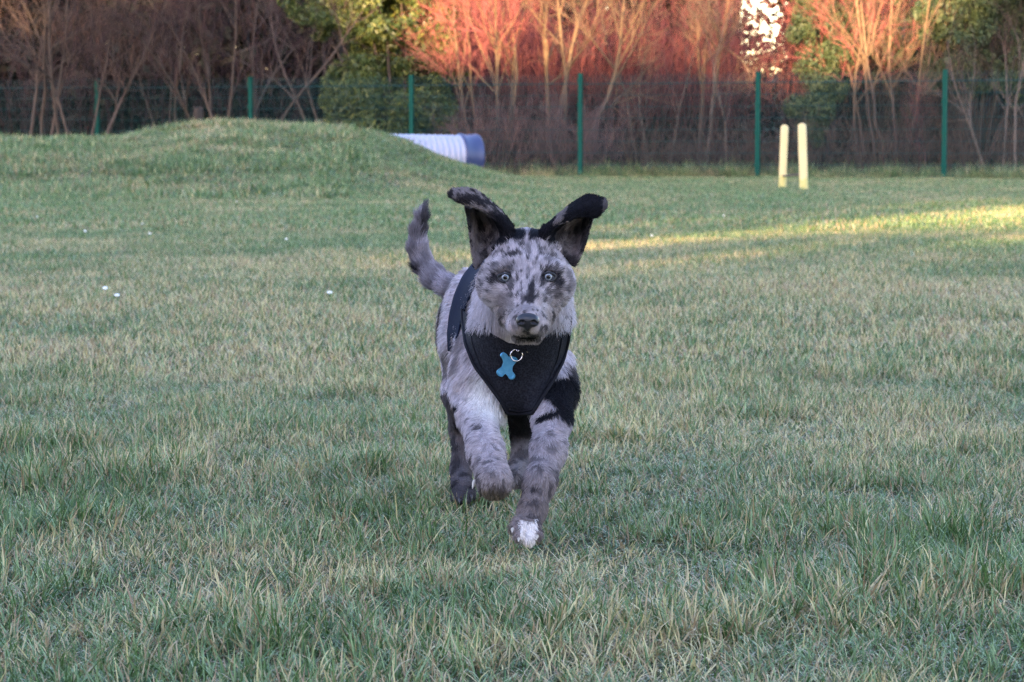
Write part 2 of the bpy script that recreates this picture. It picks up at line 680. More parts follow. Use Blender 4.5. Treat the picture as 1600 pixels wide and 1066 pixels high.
# ------------------------------------------------------------------ fence
FA, FB, FX0, FY0 = 3.0, -1.1, 1.2, 44.0      # one bay: 3.0 m to the right, 1.1 m nearer
FDIR = nrm(np.array([FA, FB, 0.0]))


def fence():
    m = M('green_powder_coat', .6, .12)
    m.color(m.mix(m.noise(9, 3), (.001, .046, .034), (.001, .064, .048)))
    mw = M('green_wire', .5, .4)
    mw.color((.009, .048, .048))
    root = tag(empty('mesh_fence', (FX0, FY0, 0)), 'green welded mesh fence on square posts along the far edge of the field', 'fence')
    post = Geo()
    post.box((0, 0, .90), (.075, .075, 1.86))
    post.box((0, 0, 1.835), (.085, .085, .022))
    for z in (.25, .8, 1.3, 1.72):
        post.box((0, -.043, z), (.10, .012, .045))
    panel = Geo()
    L = math.hypot(FA, FB)
    xs = np.arange(.045, L - .04, .05)
    P = np.zeros((len(xs), 2, 3))
    P[:, 0, 0] = P[:, 1, 0] = xs
    P[:, 0, 2], P[:, 1, 2] = .03, 1.82
    panel.tubes(P, np.full((len(xs), 2), .0038), 4)
    zs = np.arange(.06, 1.83, .2)
    P = np.zeros((len(zs) * 2, 2, 3))
    P[:, 0, 0], P[:, 1, 0] = .03, L - .03
    P[:, :, 2] = np.repeat(zs, 2)[:, None]
    P[::2, :, 1], P[1::2, :, 1] = -.006, .006
    panel.tubes(P, np.concatenate([np.full((len(zs) * 2 - 2, 2), .0042), np.full((2, 2), .008)]), 4)
    ang = math.atan2(FB, FA)
    po = post.build('post', m.m)
    pa = panel.build('mesh_panel', mw.m)
    for k in range(-5, 5):
        for src in (po, pa):
            if k == -5:
                c = src
            else:
                c = src.copy()
                C.objects.link(c)
            c.parent = root
            x, y = FA * k, FB * k
            c.location = (x, y, float(terrain(np.array([FX0 + x]), np.array([FY0 + y]))[0]) - .02)
            c.rotation_euler = (0, 0, ang)


fence()


# ------------------------------------------------------------------ trees and shrubs behind the fence
def grow(P0, D0, L, n, k, wander, up, r, droop=0.0):
    """n polylines of k points from P0 (n,3) towards D0"""
    P = np.zeros((len(P0), k, 3))
    P[:, 0] = P0
    d = nrm(np.asarray(D0, float))
    step = (np.asarray(L, float) / (k - 1))[:, None]
    for i in range(1, k):
        d = d + r.normal(0, wander, d.shape)
        d[:, 2] += up - droop * i
        d = nrm(d)
        P[:, i] = P[:, i - 1] + d * step
    return P


def pick(P, R, count, r, lo=.25, hi=1.0):
    """random points along polylines: positions, directions and radii"""
    n, k, _ = P.shape
    i = np.repeat(np.arange(n), count)
    t = r.uniform(lo, hi, len(i)) * (k - 1) * .999
    a = t.astype(int)
    f = (t - a)[:, None]
    pos = P[i, a] * (1 - f) + P[i, a + 1] * f
    d = nrm(P[i, a + 1] - P[i, a])
    rad = R[i, a] * (1 - f[:, 0]) + R[i, a + 1] * f[:, 0]
    return pos, d, rad, t / (k - 1)


def bare_tree(name, label, cat, bases, height, seed, mb, mt, spread=.45, stem_r=.035, n1=9, n2=9, n3=7, wander=.10, up=.05,
              twig_r=.005, tw_len=.45, group=None, dirs=None, droop=0.0, l1=.42, lo1=.3, n4=0):
    r = np.random.default_rng(seed)
    bases = np.array(bases, float)
    root = empty(name, tuple(bases.mean(0)))
    n = len(bases)
    D = r.normal(0, spread, (n, 3))
    D[:, 2] = 1.0
    if dirs is not None:
        D[:, 0] = np.array(dirs)
        D[:, 1] = r.normal(0, spread * .5, n)
    H = height * r.uniform(.8, 1.1, n)
    P = grow(bases, D, H, n, 9, wander, up, r)
    R = stem_r * r.uniform(.7, 1.2, (n, 1)) * np.linspace(1, .25, 9)[None] ** .8
    T = Geo()
    T.tubes(P, R, 7, r.random(n))
    # boughs
    p, d, rad, t = pick(P, R, n1, r, lo1, 1)
    dd = nrm(d + r.normal(0, .55, d.shape) + [0, 0, .1])
    P1 = grow(p, dd, height * l1 * r.uniform(.6, 1.2, len(p)) * (1.15 - .6 * t), len(p), 6, .13, up, r, droop)
    R1 = np.minimum(rad * .62, .03)[:, None] * np.linspace(1, .3, 6)[None]
    T.tubes(P1, R1, 5, r.random(len(p)))
    T.build('trunk', mb, root, smooth=True)
    # twigs
    G = Geo()
    p, d, rad, t = pick(P1, R1, n2, r, .15, 1)
    dd = nrm(d + r.normal(0, .5, d.shape) + [0, 0, .12])
    P2 = grow(p, dd, tw_len * 1.7 * r.uniform(.5, 1.2, len(p)), len(p), 5, .14, up, r, droop)
    R2 = np.minimum(rad * .6, twig_r * 1.7)[:, None] * np.linspace(1, .45, 5)[None]
    G.tubes(P2, R2, 3, r.random(len(p)))
    p, d, rad, t = pick(P2, R2, n3, r, .15, 1)
    dd = nrm(d + r.normal(0, .5, d.shape) + [0, 0, .1])
    P3 = grow(p, dd, tw_len * r.uniform(.4, 1.2, len(p)), len(p), 4, .15, up, r, droop)
    R3 = np.maximum(np.minimum(rad * .7, twig_r), .0022)[:, None] * np.linspace(1, .5, 4)[None]
    G.tubes(P3, R3, 3, r.random(len(p)))
    G.build('crown', mt, root)
    tag(root, label, cat, group)
    return root


def leaf_mass(G, centres, radii, n, size, r, flat=.0, cull=None):
    """n folded leaves near the surface of overlapping clumps"""
    centres = np.array(centres, float)
    radii = np.array(radii, float)
    if radii.ndim == 1: radii = np.repeat(radii[:, None], 3, 1)
    w = radii.prod(1) ** (2 / 3)
    i = r.choice(len(centres), n, p=w / w.sum())
    d = nrm(r.normal(0, 1, (n, 3)))
    rr = r.uniform(.62, 1.06, n) ** .8
    p = centres[i] + d * radii[i] * rr[:, None]
    lump = fbm(p * 2.6, 77, 2)
    keep = lump > .36
    keep &= p[:, 2] > .05
    p, d = p[keep], d[keep]
    m = len(p)
    nrm_ = nrm(d + r.normal(0, .7, (m, 3)) + [0, 0, .3])
    a = nrm(np.cross(nrm_, r.normal(0, 1, (m, 3))))
    b = np.cross(nrm_, a)
    s_ = size * r.uniform(.6, 1.25, m)[:, None]
    V = np.stack([p - a * s_, p + b * s_ * .42 + nrm_ * s_ * .12, p + a * s_ - nrm_ * s_ * .15, p - b * s_ * .42 + nrm_ * s_ * .12], 1).reshape(-1, 3)
    k = np.arange(m) * 4
    T = np.concatenate([np.stack([k, k + 1, k + 2], -1), np.stack([k, k + 2, k + 3], -1)])
    G.add(V, T, None, np.repeat(r.random(m), 4))


def leafy(name, label, cat, cx, cy, clumps, n, size, mat, mb, seed, trunk_h=2.5, group=None):
    r = np.random.default_rng(seed)
    root = empty(name, (cx, cy, 0))
    G = Geo()
    cs = [c[:3] for c in clumps]
    rs = [c[3] if isinstance(c[3], (list, tuple)) else [c[3]] * 3 for c in clumps]
    # split each clump into uneven smaller sprays
    sc, sr = [], []
    for c, q_ in zip(cs, rs):
        for _ in range(11):
            d = nrm(r.normal(0, 1, 3))
            sc.append(np.array(c) + d * np.array(q_) * r.uniform(.45, .92))
            sr.append(np.array(q_) * r.uniform(.22, .5))
        sc.append(np.array(c)); sr.append(np.array(q_) * .8)
    leaf_mass(G, sc, sr, n, size, r)
    G.build('crown', mat, root)
    T = Geo()
    nb = max(5, len(cs))
    P0 = np.tile([[cx, cy, 0.0]], (nb, 1)) + r.normal(0, .08, (nb, 3)) * [1, 1, 0]
    tgt = np.array([cs[i % len(cs)] for i in range(nb)])
    P = grow(P0, tgt - P0, np.linalg.norm(tgt - P0, axis=1), nb, 7, .06, 0.03, r)
    T.tubes(P, np.linspace(.06, .015, 7)[None] * np.ones((nb, 1)), 6, r.random(nb))
    T.build('trunk', mb, root, smooth=True)
    tag(root, label, cat, group)
    return root


b_gold = bark('bark_golden', (.30, .20, .105), (.18, .115, .066), low=(.075, .055, .045))  # low: trunks painted darker where they stand in shade
b_grey = bark('bark_grey_brown', (.115, .088, .068), (.058, .043, .036))
b_pale = bark('bark_pale_stem', (.19, .145, .115), (.10, .075, .062))
b_dark = bark('bark_dark', (.06, .045, .035), (.03, .024, .02))
t_red = bark('twigs_red', (.40, .125, .105), (.22, .070, .062), 8, low=(.072, .036, .033))  # low: brown stem bases, darkened further to paint in shade
t_redb = bark('twigs_dull_red', (.080, .046, .042), (.042, .025, .024), 8)
t_pink = bark('canes_pinkish', (.19, .115, .10), (.10, .065, .06), 8)
t_gold = bark('twigs_golden', (.30, .19, .11), (.17, .10, .065), 8)
t_brown = bark('twigs_brown', (.12, .080, .060), (.058, .038, .031), 8)
l_holly = leafmat('leaves_glossy_yellow_green', (.035, .062, .016), (.085, .120, .030), (.20, .21, .045), .5, .25, .4)
l_dark = leafmat('leaves_dark_evergreen', (.030, .052, .020), (.062, .092, .036), (.12, .14, .055), .35, .15)
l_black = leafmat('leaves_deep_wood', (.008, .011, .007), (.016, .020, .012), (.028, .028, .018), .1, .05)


def bx(px, Y): return float(at(px, 260, Y)[0])


def spots(pxs, Y, jitter=.12, seed=1):
    r = np.random.default_rng(seed)
    return [(bx(p, Y) + r.uniform(-.03, .03), Y + r.uniform(-jitter, jitter), 0.0) for p in pxs]


# deep wood: closes the view except for the small gap in the right half
def deep_wood():
    r = np.random.default_rng(5)
    n = 130000
    Yd = r.uniform(53, 60, n)
    px = r.uniform(-220, 1820, n)
    zz = r.uniform(0, 5.6, n)
    x = (px - 800) / F * Yd
    qx, qy = proj(np.c_[x, Yd, zz])
    low = 64 + 12 * np.sin(qx / 9.0) - np.abs(qx - 1192) * .5
    gap = (np.abs(qx - 1190) < 25 + 8 * np.sin(qy / 6.0)) & (qy < low)
    ragged = vnoise(np.c_[qx / 4.5, qy / 4.5, 0 * qx], 4)
    keep = ~(gap & (ragged < .56))
    p = np.c_[x, Yd, zz][keep]
    m = len(p)
    a = nrm(r.normal(0, 1, (m, 3)))
    b = nrm(np.cross(a, r.normal(0, 1, (m, 3))))
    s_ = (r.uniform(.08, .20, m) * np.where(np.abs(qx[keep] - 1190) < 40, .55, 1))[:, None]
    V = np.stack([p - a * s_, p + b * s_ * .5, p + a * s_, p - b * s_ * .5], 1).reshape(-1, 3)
    k = np.arange(m) * 4
    G = Geo()
    G.add(V, None, np.stack([k, k + 1, k + 2, k + 3], -1), np.repeat(r.random(m), 4))
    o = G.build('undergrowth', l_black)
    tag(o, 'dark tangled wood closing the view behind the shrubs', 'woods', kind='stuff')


deep_wood()


def thicket(name, label, px0, px1, Y0, Y1, n, h0, h1, mat, seed, lean=.18, twigs=8, tw=.5, rad=.006, kind='stuff', skip=None):
    """countless upright thin stems with side twigs"""
    r = np.random.default_rng(seed)
    Yd = r.uniform(Y0, Y1, n)
    px = r.uniform(px0, px1, n)
    if skip:
        k_ = ~((px > skip[0]) & (px < skip[1]) & (r.random(n) < skip[2]))
        Yd, px = Yd[k_], px[k_]
    n = len(px)
    P0 = np.c_[(px - 800) / F * Yd, Yd, 0 * Yd]
    D = r.normal(0, lean, (n, 3)); D[:, 2] = 1
    P = grow(P0, D, r.uniform(h0, h1, n), n, 6, .07, .02, r)
    R = rad * r.uniform(.7, 1.6, (n, 1)) * np.linspace(1, .35, 6)[None]
    G = Geo()
    G.tubes(P, R, 4, r.random(n))
    p, d, rd, t = pick(P, R, twigs, r, .3, 1)
    dd = nrm(d + r.normal(0, .45, d.shape) + [0, 0, .15])
    P2 = grow(p, dd, tw * r.uniform(.4, 1.3, len(p)), len(p), 4, .12, .04, r)
    G.tubes(P2, np.maximum(rd * .6, .003)[:, None] * np.linspace(1, .5, 4)[None], 3, r.random(len(p)))
    p, d, rd, t = pick(P2, np.maximum(rd * .6, .003)[:, None] * np.linspace(1, .5, 4)[None], 3, r, .2, 1)
    dd = nrm(d + r.normal(0, .5, d.shape) + [0, 0, .1])
    P3 = grow(p, dd, tw * .6 * r.uniform(.4, 1.3, len(p)), len(p), 3, .12, .04, r)
    G.tubes(P3, np.full((len(p), 3), .0026), 3, r.random(len(p)))
    o = G.build(name, mat)
    tag(o, label, 'shrubbery', kind=kind)
    return o


# undergrowth of bare stems (nobody could count them)
thicket('shrubbery', 'dim reddish brown tangle of bare stems behind the left of the fence', -120, 500, 47.5, 52, 130, 2.2, 4.4, t_redb, 21, twigs=9)
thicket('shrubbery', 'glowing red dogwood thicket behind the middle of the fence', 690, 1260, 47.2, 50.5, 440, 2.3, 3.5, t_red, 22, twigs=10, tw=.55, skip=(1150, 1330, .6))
thicket('shrubbery', 'brown bare stems and suckers behind the right of the fence', 1240, 1720, 46.5, 50, 190, 1.2, 2.8, t_brown, 23, twigs=8)
thicket('shrubbery', 'pinkish bramble canes at the foot of the fence beside the tunnel', 700, 960, 44.6, 46.6, 170, .5, 1.5, t_pink, 24, lean=.4, twigs=7, tw=.35, rad=.004)
thicket('shrubbery', 'low dead canes along the fence foot on the right', 960, 1700, 44.2, 46, 330, .3, 1.1, t_brown, 25, lean=.5, twigs=6, tw=.3, rad=.004)

MULTI = 'multi-stemmed bare trees behind the fence'
# left: dim grey-brown trees
bare_tree('bare_tree', 'grey brown bare tree with several dim upright stems at the far left of the fence', 'tree', spots([48, 66, 82, 98], 46.6), 4.6, 41, b_grey, t_brown, .12, .04, 8, 7, 5, group=MULTI)
bare_tree('bare_tree', 'bare tree whose thin twigs arch down over the leftmost green fence post', 'tree', spots([118, 132, 150], 46.2), 4.0, 42, b_grey, t_brown, .15, .034, 11, 10, 7, group=MULTI, droop=.035, dirs=[-.1, .1, .25])
bare_tree('bare_tree', 'dim bare tree with olive stems fanning out left of the leafy evergreen', 'tree', spots([340, 350, 358, 366, 376, 384, 396], 46.3, .2), 4.4, 43, b_grey, t_redb, .2, .032, 6, 6, 5, group=MULTI, dirs=[-.42, -.28, -.16, -.04, .08, .2, .34])
bare_tree('bare_tree', 'pale bare tree fanning up behind the left edge of the leafy evergreen', 'tree', spots([505, 513, 520, 528, 538, 546], 48.5, .2), 4.8, 44, b_pale, t_brown, .2, .038, 8, 8, 6, group=MULTI, dirs=[-.34, -.24, -.1, .02, .1, .2])
bare_tree('bare_tree', 'thin dim bare tree between the second and third fence posts from the left', 'tree', spots([255, 268, 280], 47.2), 4.2, 45, b_grey, t_redb, .15, .028, 9, 9, 6, group=MULTI, dirs=[-.16, 0, .12])
# middle: sunlit orange ones
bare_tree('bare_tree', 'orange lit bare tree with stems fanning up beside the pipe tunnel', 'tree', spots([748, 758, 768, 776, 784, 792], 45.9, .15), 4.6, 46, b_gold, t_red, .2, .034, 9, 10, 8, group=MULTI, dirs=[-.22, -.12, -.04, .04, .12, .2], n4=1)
bare_tree('bare_tree', 'golden barked bare tree with thick forked stems just left of the middle fence post', 'tree', spots([862, 870, 880, 892], 46.3, .12), 4.8, 47, b_gold, t_gold, .2, .044, 10, 10, 8, group=MULTI, dirs=[-.16, .0, .10, .24])
bare_tree('bare_tree', 'slim bare tree with leaning golden bough left of the patch of sky', 'tree', spots([1092, 1104], 47.0, .12), 4.6, 48, b_gold, t_gold, .2, .036, 10, 9, 7, group=MULTI, dirs=[-.04, .12])
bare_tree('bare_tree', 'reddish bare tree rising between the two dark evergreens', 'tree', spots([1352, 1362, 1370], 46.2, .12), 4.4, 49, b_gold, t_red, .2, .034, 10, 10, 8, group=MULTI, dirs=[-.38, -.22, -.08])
bare_tree('bare_tree', 'golden forked bare tree in front of the right-hand dark evergreen', 'tree', spots([1390, 1402, 1412], 46.0, .12), 4.6, 50, b_gold, t_gold, .2, .042, 7, 7, 5, group=MULTI, dirs=[-.10, .02, .16])
bare_tree('bare_tree', 'pale slender bare stems seen through the mesh right of the middle post', 'tree', spots([1000, 1012, 1050, 1100, 1130], 46.4, .3), 2.9, 51, b_pale, t_redb, .08, .018, 7, 6, 5, group=MULTI)
bare_tree('bare_tree', 'thin pale stems leaning behind the mesh at the far right edge', 'tree', spots([1545, 1572, 1590], 44.2, .2), 3.2, 52, b_pale, t_brown, .12, .022, 8, 6, 5, group=MULTI, dirs=[-.28, .05, .02])
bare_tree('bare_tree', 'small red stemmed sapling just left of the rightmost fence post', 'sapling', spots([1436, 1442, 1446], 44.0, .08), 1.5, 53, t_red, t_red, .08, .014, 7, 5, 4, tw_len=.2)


def cl(px, py, Y, rx, rz=None, ry=None):
    p = at(px, py, Y)
    k = Y / F
    return (p[0], p[1], p[2], (rx * k, (ry or rx) * k, (rz or rx) * k))


leafy('evergreen_shrub', 'large leafy yellow green evergreen rising behind the mound and the fence', 'shrub', bx(620, 46.8), 46.8,
      [cl(600, 180, 46.6, 85, 60), cl(670, 170, 46.8, 55, 60), cl(560, 120, 47, 60, 50), cl(640, 100, 47, 75, 55), cl(620, 30, 46.6, 80, 55), cl(685, 40, 46.6, 45, 60), cl(690,110,46.6,40,45), cl(600, -40, 47.4, 60, 55), cl(530, 160, 46.7, 35, 40), cl(640, 230, 46.5, 70, 35), cl(500, 30, 47, 40, 30), cl(470, 0, 47.2, 30, 30), cl(565, 40, 46.7, 45, 45), cl(590, -10, 46.7, 60, 45), cl(660, -10, 46.7, 60, 45)],
      60000, .055, l_holly, b_grey, 61)
leafy('evergreen_shrub', 'dark conifer like evergreen right of the patch of sky', 'shrub', bx(1280, 46.9), 46.9,
      [cl(1268, 40, 46.9, 40, 45), cl(1285, 100, 46.9, 50, 45), cl(1265, -20, 46.9, 45, 40), cl(1320, 60, 47, 40, 60), cl(1310, 10, 47, 45, 50), cl(1380, 60, 47.4, 60, 60), cl(1370, 0, 47.4, 50, 50)],
      26000, .045, l_dark, b_dark, 62)
leafy('evergreen_shrub', 'low blue green bush behind the yellow agility posts', 'shrub', bx(1275, 46), 46,
      [cl(1275, 170, 46, 38, 38), cl(1290, 140, 46.2, 28, 25), cl(1262, 205, 46, 26, 28)], 8000, .045, l_dark, b_dark, 63)
leafy('evergreen_tree', 'tall dark evergreen filling the top right corner', 'tree', bx(1530, 45.4), 45.4,
      [cl(1500, 80, 45.4, 55, 45), cl(1560, 60, 45.4, 60, 60), cl(1480, 20, 45.4, 50, 50), cl(1540, -10, 45.4, 60, 50), cl(1610, 60, 45.4, 55, 60), cl(1600, -10, 45.4, 60, 50), cl(1530, 120, 45.6, 60, 35), cl(1470, 110, 45.6, 35, 35), cl(1590, 130, 45.6, 60, 35)],
      44000, .050, l_dark, b_dark, 64)


# ------------------------------------------------------------------ long dead grass along the fence foot
def long_grass():
    src = [blade_patch('lg', 120, .16, .12, .38, .007, 4, 400 + i, lean=.75, clump=3) for i in range(4)]
    r = np.random.default_rng(81)
    n = 1500
    t = r.uniform(-5.5, 4.6, n)
    off = np.abs(r.normal(0, .35, n)) * r.choice([-.35, 1.6, 1.6], n)
    x = FX0 + FA * t
    y = FY0 + FB * t + off
    P = np.c_[x, y, terrain(x, y)]
    thin = r.random(n) < np.where(t < 0, .45, .75)
    P = P[thin]
    s_ = r.uniform(.45, 1.15, len(P)) * np.where(off[thin] < 0, .55, 1)
    o = scatter('long_grass', src, P, r.random(len(P)) * 6.28, s_, r.integers(0, 4, len(P)))
    tag(o, 'unmown dead grass tufts along the foot of the mesh fence', 'grass', kind='stuff')


long_grass()


# ------------------------------------------------------------------ pipe tunnel
def tunnel():
    c0 = at(742, 243, 38.6)
    R_ = .335
    c0[2] = .40
    th = math.radians(24)
    ax = np.array([math.cos(th), math.sin(th), -.015])
    ax /= np.linalg.norm(ax)
    up = np.array([0, 0, 1.0]); up -= ax * up.dot(ax); up /= np.linalg.norm(up)
    sd = np.cross(ax, up)
    root = tag(empty('pipe_tunnel', tuple(c0 - [0, 0, .33])), 'corrugated pale pipe tunnel with a blue end ring sticking out of the mound', 'tunnel')
    NS = 64

    def lathe(prof, name, mat):
        """prof: list of (distance along the pipe, radius)"""
        a = np.arange(NS) / NS * 2 * math.pi
        V = np.concatenate([c0 + ax * s_ + r_ * (up * np.cos(a)[:, None] + sd * np.sin(a)[:, None]) for s_, r_ in prof])
        q = []
        for i in range(len(prof) - 1):
            j = np.arange(NS)
            q.append(np.stack([i * NS + j, i * NS + (j + 1) % NS, (i + 1) * NS + (j + 1) % NS, (i + 1) * NS + j], -1))
        return mesh_np(name, local(V, root), [np.concatenate(q)], mat, root, True)
    mp = M('pale_ribbed_plastic', .45, .4)
    mp.color(mp.mix(mp.noise(14, 4), (.31, .325, .40), (.40, .415, .50)))
    mr = M('blue_plastic', .4, .45)
    mr.color(mr.mix(mr.noise(20, 4), (.028, .042, .105), (.042, .058, .14)))
    pr = []
    s_ = -2.6
    while s_ < -.24:
        for a_, r_ in ((0, .300), (.022, .300), (.036, .327), (.062, .329), (.076, .300)):
            pr.append((s_ + a_, r_))
        s_ += .094
    pr.append((-.20, .300))
    pr += [(-.20, .285), (-2.6, .285)]
    lathe(pr, 'pipe', mp.m)
    lathe([(-.285, .302), (-.285, .338), (-.265, .352), (-.235, .352), (-.22, .338), (-.02, .338), (.0, .35), (.02, .345), (.02, .30), (-.285, .299)], 'end_ring', mr.m)


tunnel()


# ------------------------------------------------------------------ yellow agility posts
def agility():
    my = M('cream_yellow_paint', .55, .35)
    c = my.mix(my.noise(3.5, 3, 'obj'), (.64, .46, .18), (.72, .56, .26))
    tc = my.n('ShaderNodeTexCoord').outputs['Object']
    sp = my.n('ShaderNodeSeparateXYZ'); my.l(tc, sp.inputs[0])
    low = my.math('LESS_THAN', my.math('ADD', sp.outputs[2], my.math('MULTIPLY', my.noise(9, 3, 'obj'), .35)), .34)
    my.color(my.mix(my.math('MULTIPLY', low, my.noise(30, 3, 'obj')), c, (.42, .40, .06)))
    root = tag(empty('agility_jump', tuple(at(1240, 292, 32.6)[:2]) + (0.0,)), 'cream yellow agility frame, two leaning posts joined by a low bar', 'agility jump')

    def post(p0, p1, w):
        p0, p1 = np.array(p0), np.array(p1)
        k = 10
        t = np.linspace(0, 1, k)
        P = (p0 + (p1 - p0) * t[:, None])[None]
        R = np.full(k, w)
        R[-1] = w * .55; R[-2] = w * .97
        P[0, -2] = P[0, -1] + (p0 - p1) / np.linalg.norm(p1 - p0) * .02
        G = Geo()
        G.tubes(P, R[None], 14)
        top = len(G.V[0]) - 14 + np.arange(14)
        cidx = G.n
        G.add((P[0, -1] + [0, 0, .006])[None], None, None)
        G.T.append(np.array([[top[i], top[(i + 1) % 14], cidx] for i in range(14)]))
        return G.build('post', my.m, root, smooth=True)
    a0 = at(1222, 287, 33.2); a0[2] = -.02
    a1 = at(1226, 196, 33.5)
    b0 = at(1256, 297, 31.9); b0[2] = -.02
    b1 = at(1253, 194, 32.3)
    post(a0, a1, .052)
    post(b0, b1, .055)
    G = Geo()
    ca = a0 + (a1 - a0) * .22
    cb = b0 + (b1 - b0) * .27
    G.tubes(np.array([[ca, cb]]), np.array([[.012, .012]]), 8)
    G.build('cross_bar', b_pale, root, smooth=True)
    ms = M('bare_soil', .95, .1).color((.11, .075, .05)).m
    return root


agility()


# ------------------------------------------------------------------ stump behind the mound crest
def stump():
    p = at(309, 186, 36.5)
    r = np.random.default_rng(3)
    root = tag(empty('tree_stump', (p[0], p[1], p[2] - .25)), 'dark stump showing over the crest of the mound', 'stump')
    a = np.arange(16) / 16 * 6.283
    prof = [(-.1, .11), (.05, .085), (.18, .072), (.36, .068), (.40, .064), (.402, .0)]
    V = []
    for z, q_ in prof:
        rr = q_ * (1 + .12 * np.sin(3 * a + z * 4) + .06 * np.sin(7 * a))
        V.append(np.c_[rr * np.cos(a), rr * np.sin(a), z + .02 * np.sin(2 * a) * (z > .3)])
    V = np.concatenate(V)
    q = []
    for i in range(len(prof) - 1):
        j = np.arange(16)
        q.append(np.stack([i * 16 + j, i * 16 + (j + 1) % 16, (i + 1) * 16 + (j + 1) % 16, (i + 1) * 16 + j], -1))
    mesh_np('trunk', V, [np.concatenate(q)], b_dark, root)


stump()


# ------------------------------------------------------------------ daisies
def daisies():
    mw = M('white_petal', .6, .3).color((.78, .78, .74)).m
    mc = M('yellow_disc', .7, .2).color((.65, .45, .04)).m
    ms = M('green_stalk', .6, .3).color((.08, .15, .04)).m
    pts = [(168, 461), (186, 474), (517, 470), (450, 381), (222, 356), (370, 320), (1015, 375), (235, 373), (1130, 343), (135, 366), (60, 345)]
    first = None
    words_ = ['leftmost of the near pair of daisies in the left grass', 'right one of the near pair of daisies in the left grass', 'daisy standing alone in the grass left of the dog’s flank',
              'daisy in the grass below the mound, left of the dog’s tail', 'tiny daisy in the shaded grass at the left', 'daisy right at the front foot of the mound',
              'daisy in the grass just right of the dog’s ear', 'tiny daisy a step nearer than its neighbour at the left', 'daisy far out on the lawn below the agility posts',
              'faint daisy at the left, below the mound', 'small daisy near the left edge under the mound']
    for i, (px, py) in enumerate(pts):
        d = CAMH / math.tan(math.atan((py - 533) / F) + PITCH)
        z0 = float(terrain(np.array([at(px, py, d)[0]]), np.array([d]))[0])
        p = at(px, py, d)
        if first is None:
            root = empty('daisy', tuple(p))
            G = Geo()
            for k in range(16):
                a = k / 16 * 6.283
                c_, s_ = math.cos(a), math.sin(a)
                pe = []
                for t, w in ((.004, .0012), (.010, .0028), (.0135, .0016)):
                    for sg in (-1, 1):
                        pe.append([c_ * t - s_ * w * sg, s_ * t + c_ * w * sg, .052 + .25 * t])
                G.add(pe, None, [[0, 1, 3, 2], [2, 3, 5, 4]])
            o1 = G.build('petals', mw); o1.parent = root
            G = Geo()
            G.tubes(np.array([[[0, 0, .050], [0, 0, .054], [0, 0, .056]]]), np.array([[.005, .0048, .0005]]), 10)
            o2 = G.build('disc', mc, smooth=True); o2.parent = root
            G = Geo()
            G.tubes(np.array([[[0.006, 0, -.01], [.003, 0, .02], [0, 0, .05]]]), np.array([[.0012, .0011, .001]]), 5)
            o3 = G.build('stem', ms); o3.parent = root
            first = root
            c = root
        else:
            c = copy_tree(first)
        c.location = (p[0], p[1] - .05, z0 + .004)
        c.rotation_euler = (math.radians(38) + random.uniform(-.2, .2), random.uniform(-.2, .2), random.uniform(0, .5))
        s_ = .72 if py > 440 else .65
        c.scale = (s_, s_, s_)
        tag(c, 'white ' + words_[i], 'daisy', 'daisies scattered in the lawn')


daisies()
print('background ok')

# ------------------------------------------------------------------ the dog
def k_(px, py, d, r): return (at(px, py, d), r * d / F)


def cap(a, b, k=.02, reg='body'):
    (p, ra), (q_, rb) = k_(*a), k_(*b)
    return ('cap', p, q_, ra, rb, k, reg)


def ell(px, py, d, rx, rz, ry, k=.02, reg='body'):
    return ('ell', at(px, py, d), np.array([rx * d / F, ry, rz * d / F]), k, reg)


def prim_d(pr, P):
    if pr[0] == 'cap':
        _, a, b, ra, rb, k, _ = pr
        ba = b - a
        h = np.clip(((P - a) @ ba) / (ba @ ba), 0, 1)
        return np.linalg.norm(P - a - h[:, None] * ba, axis=1) - (ra + (rb - ra) * h)
    _, c, r, k, _ = pr
    q_ = (P - c)
    k0 = np.linalg.norm(q_ / r, axis=1)
    k1 = np.linalg.norm(q_ / (r * r), axis=1)
    return k0 * (k0 - 1) / np.maximum(k1, 1e-6)


def prim_box(pr, pad):
    if pr[0] == 'cap':
        r = max(pr[3], pr[4]) + pad
        return np.minimum(pr[1], pr[2]) - r, np.maximum(pr[1], pr[2]) + r
    return pr[1] - pr[2] - pad, pr[1] + pr[2] + pad


def smin(a, b, k):
    h = np.maximum(k - np.abs(a - b), 0) / k
    return np.minimum(a, b) - h * h * k * .25


def sdf(prims, P):
    d = np.full(len(P), 1.0)
    for pr in prims:
        d = smin(d, prim_d(pr, P), pr[-2])
    return d


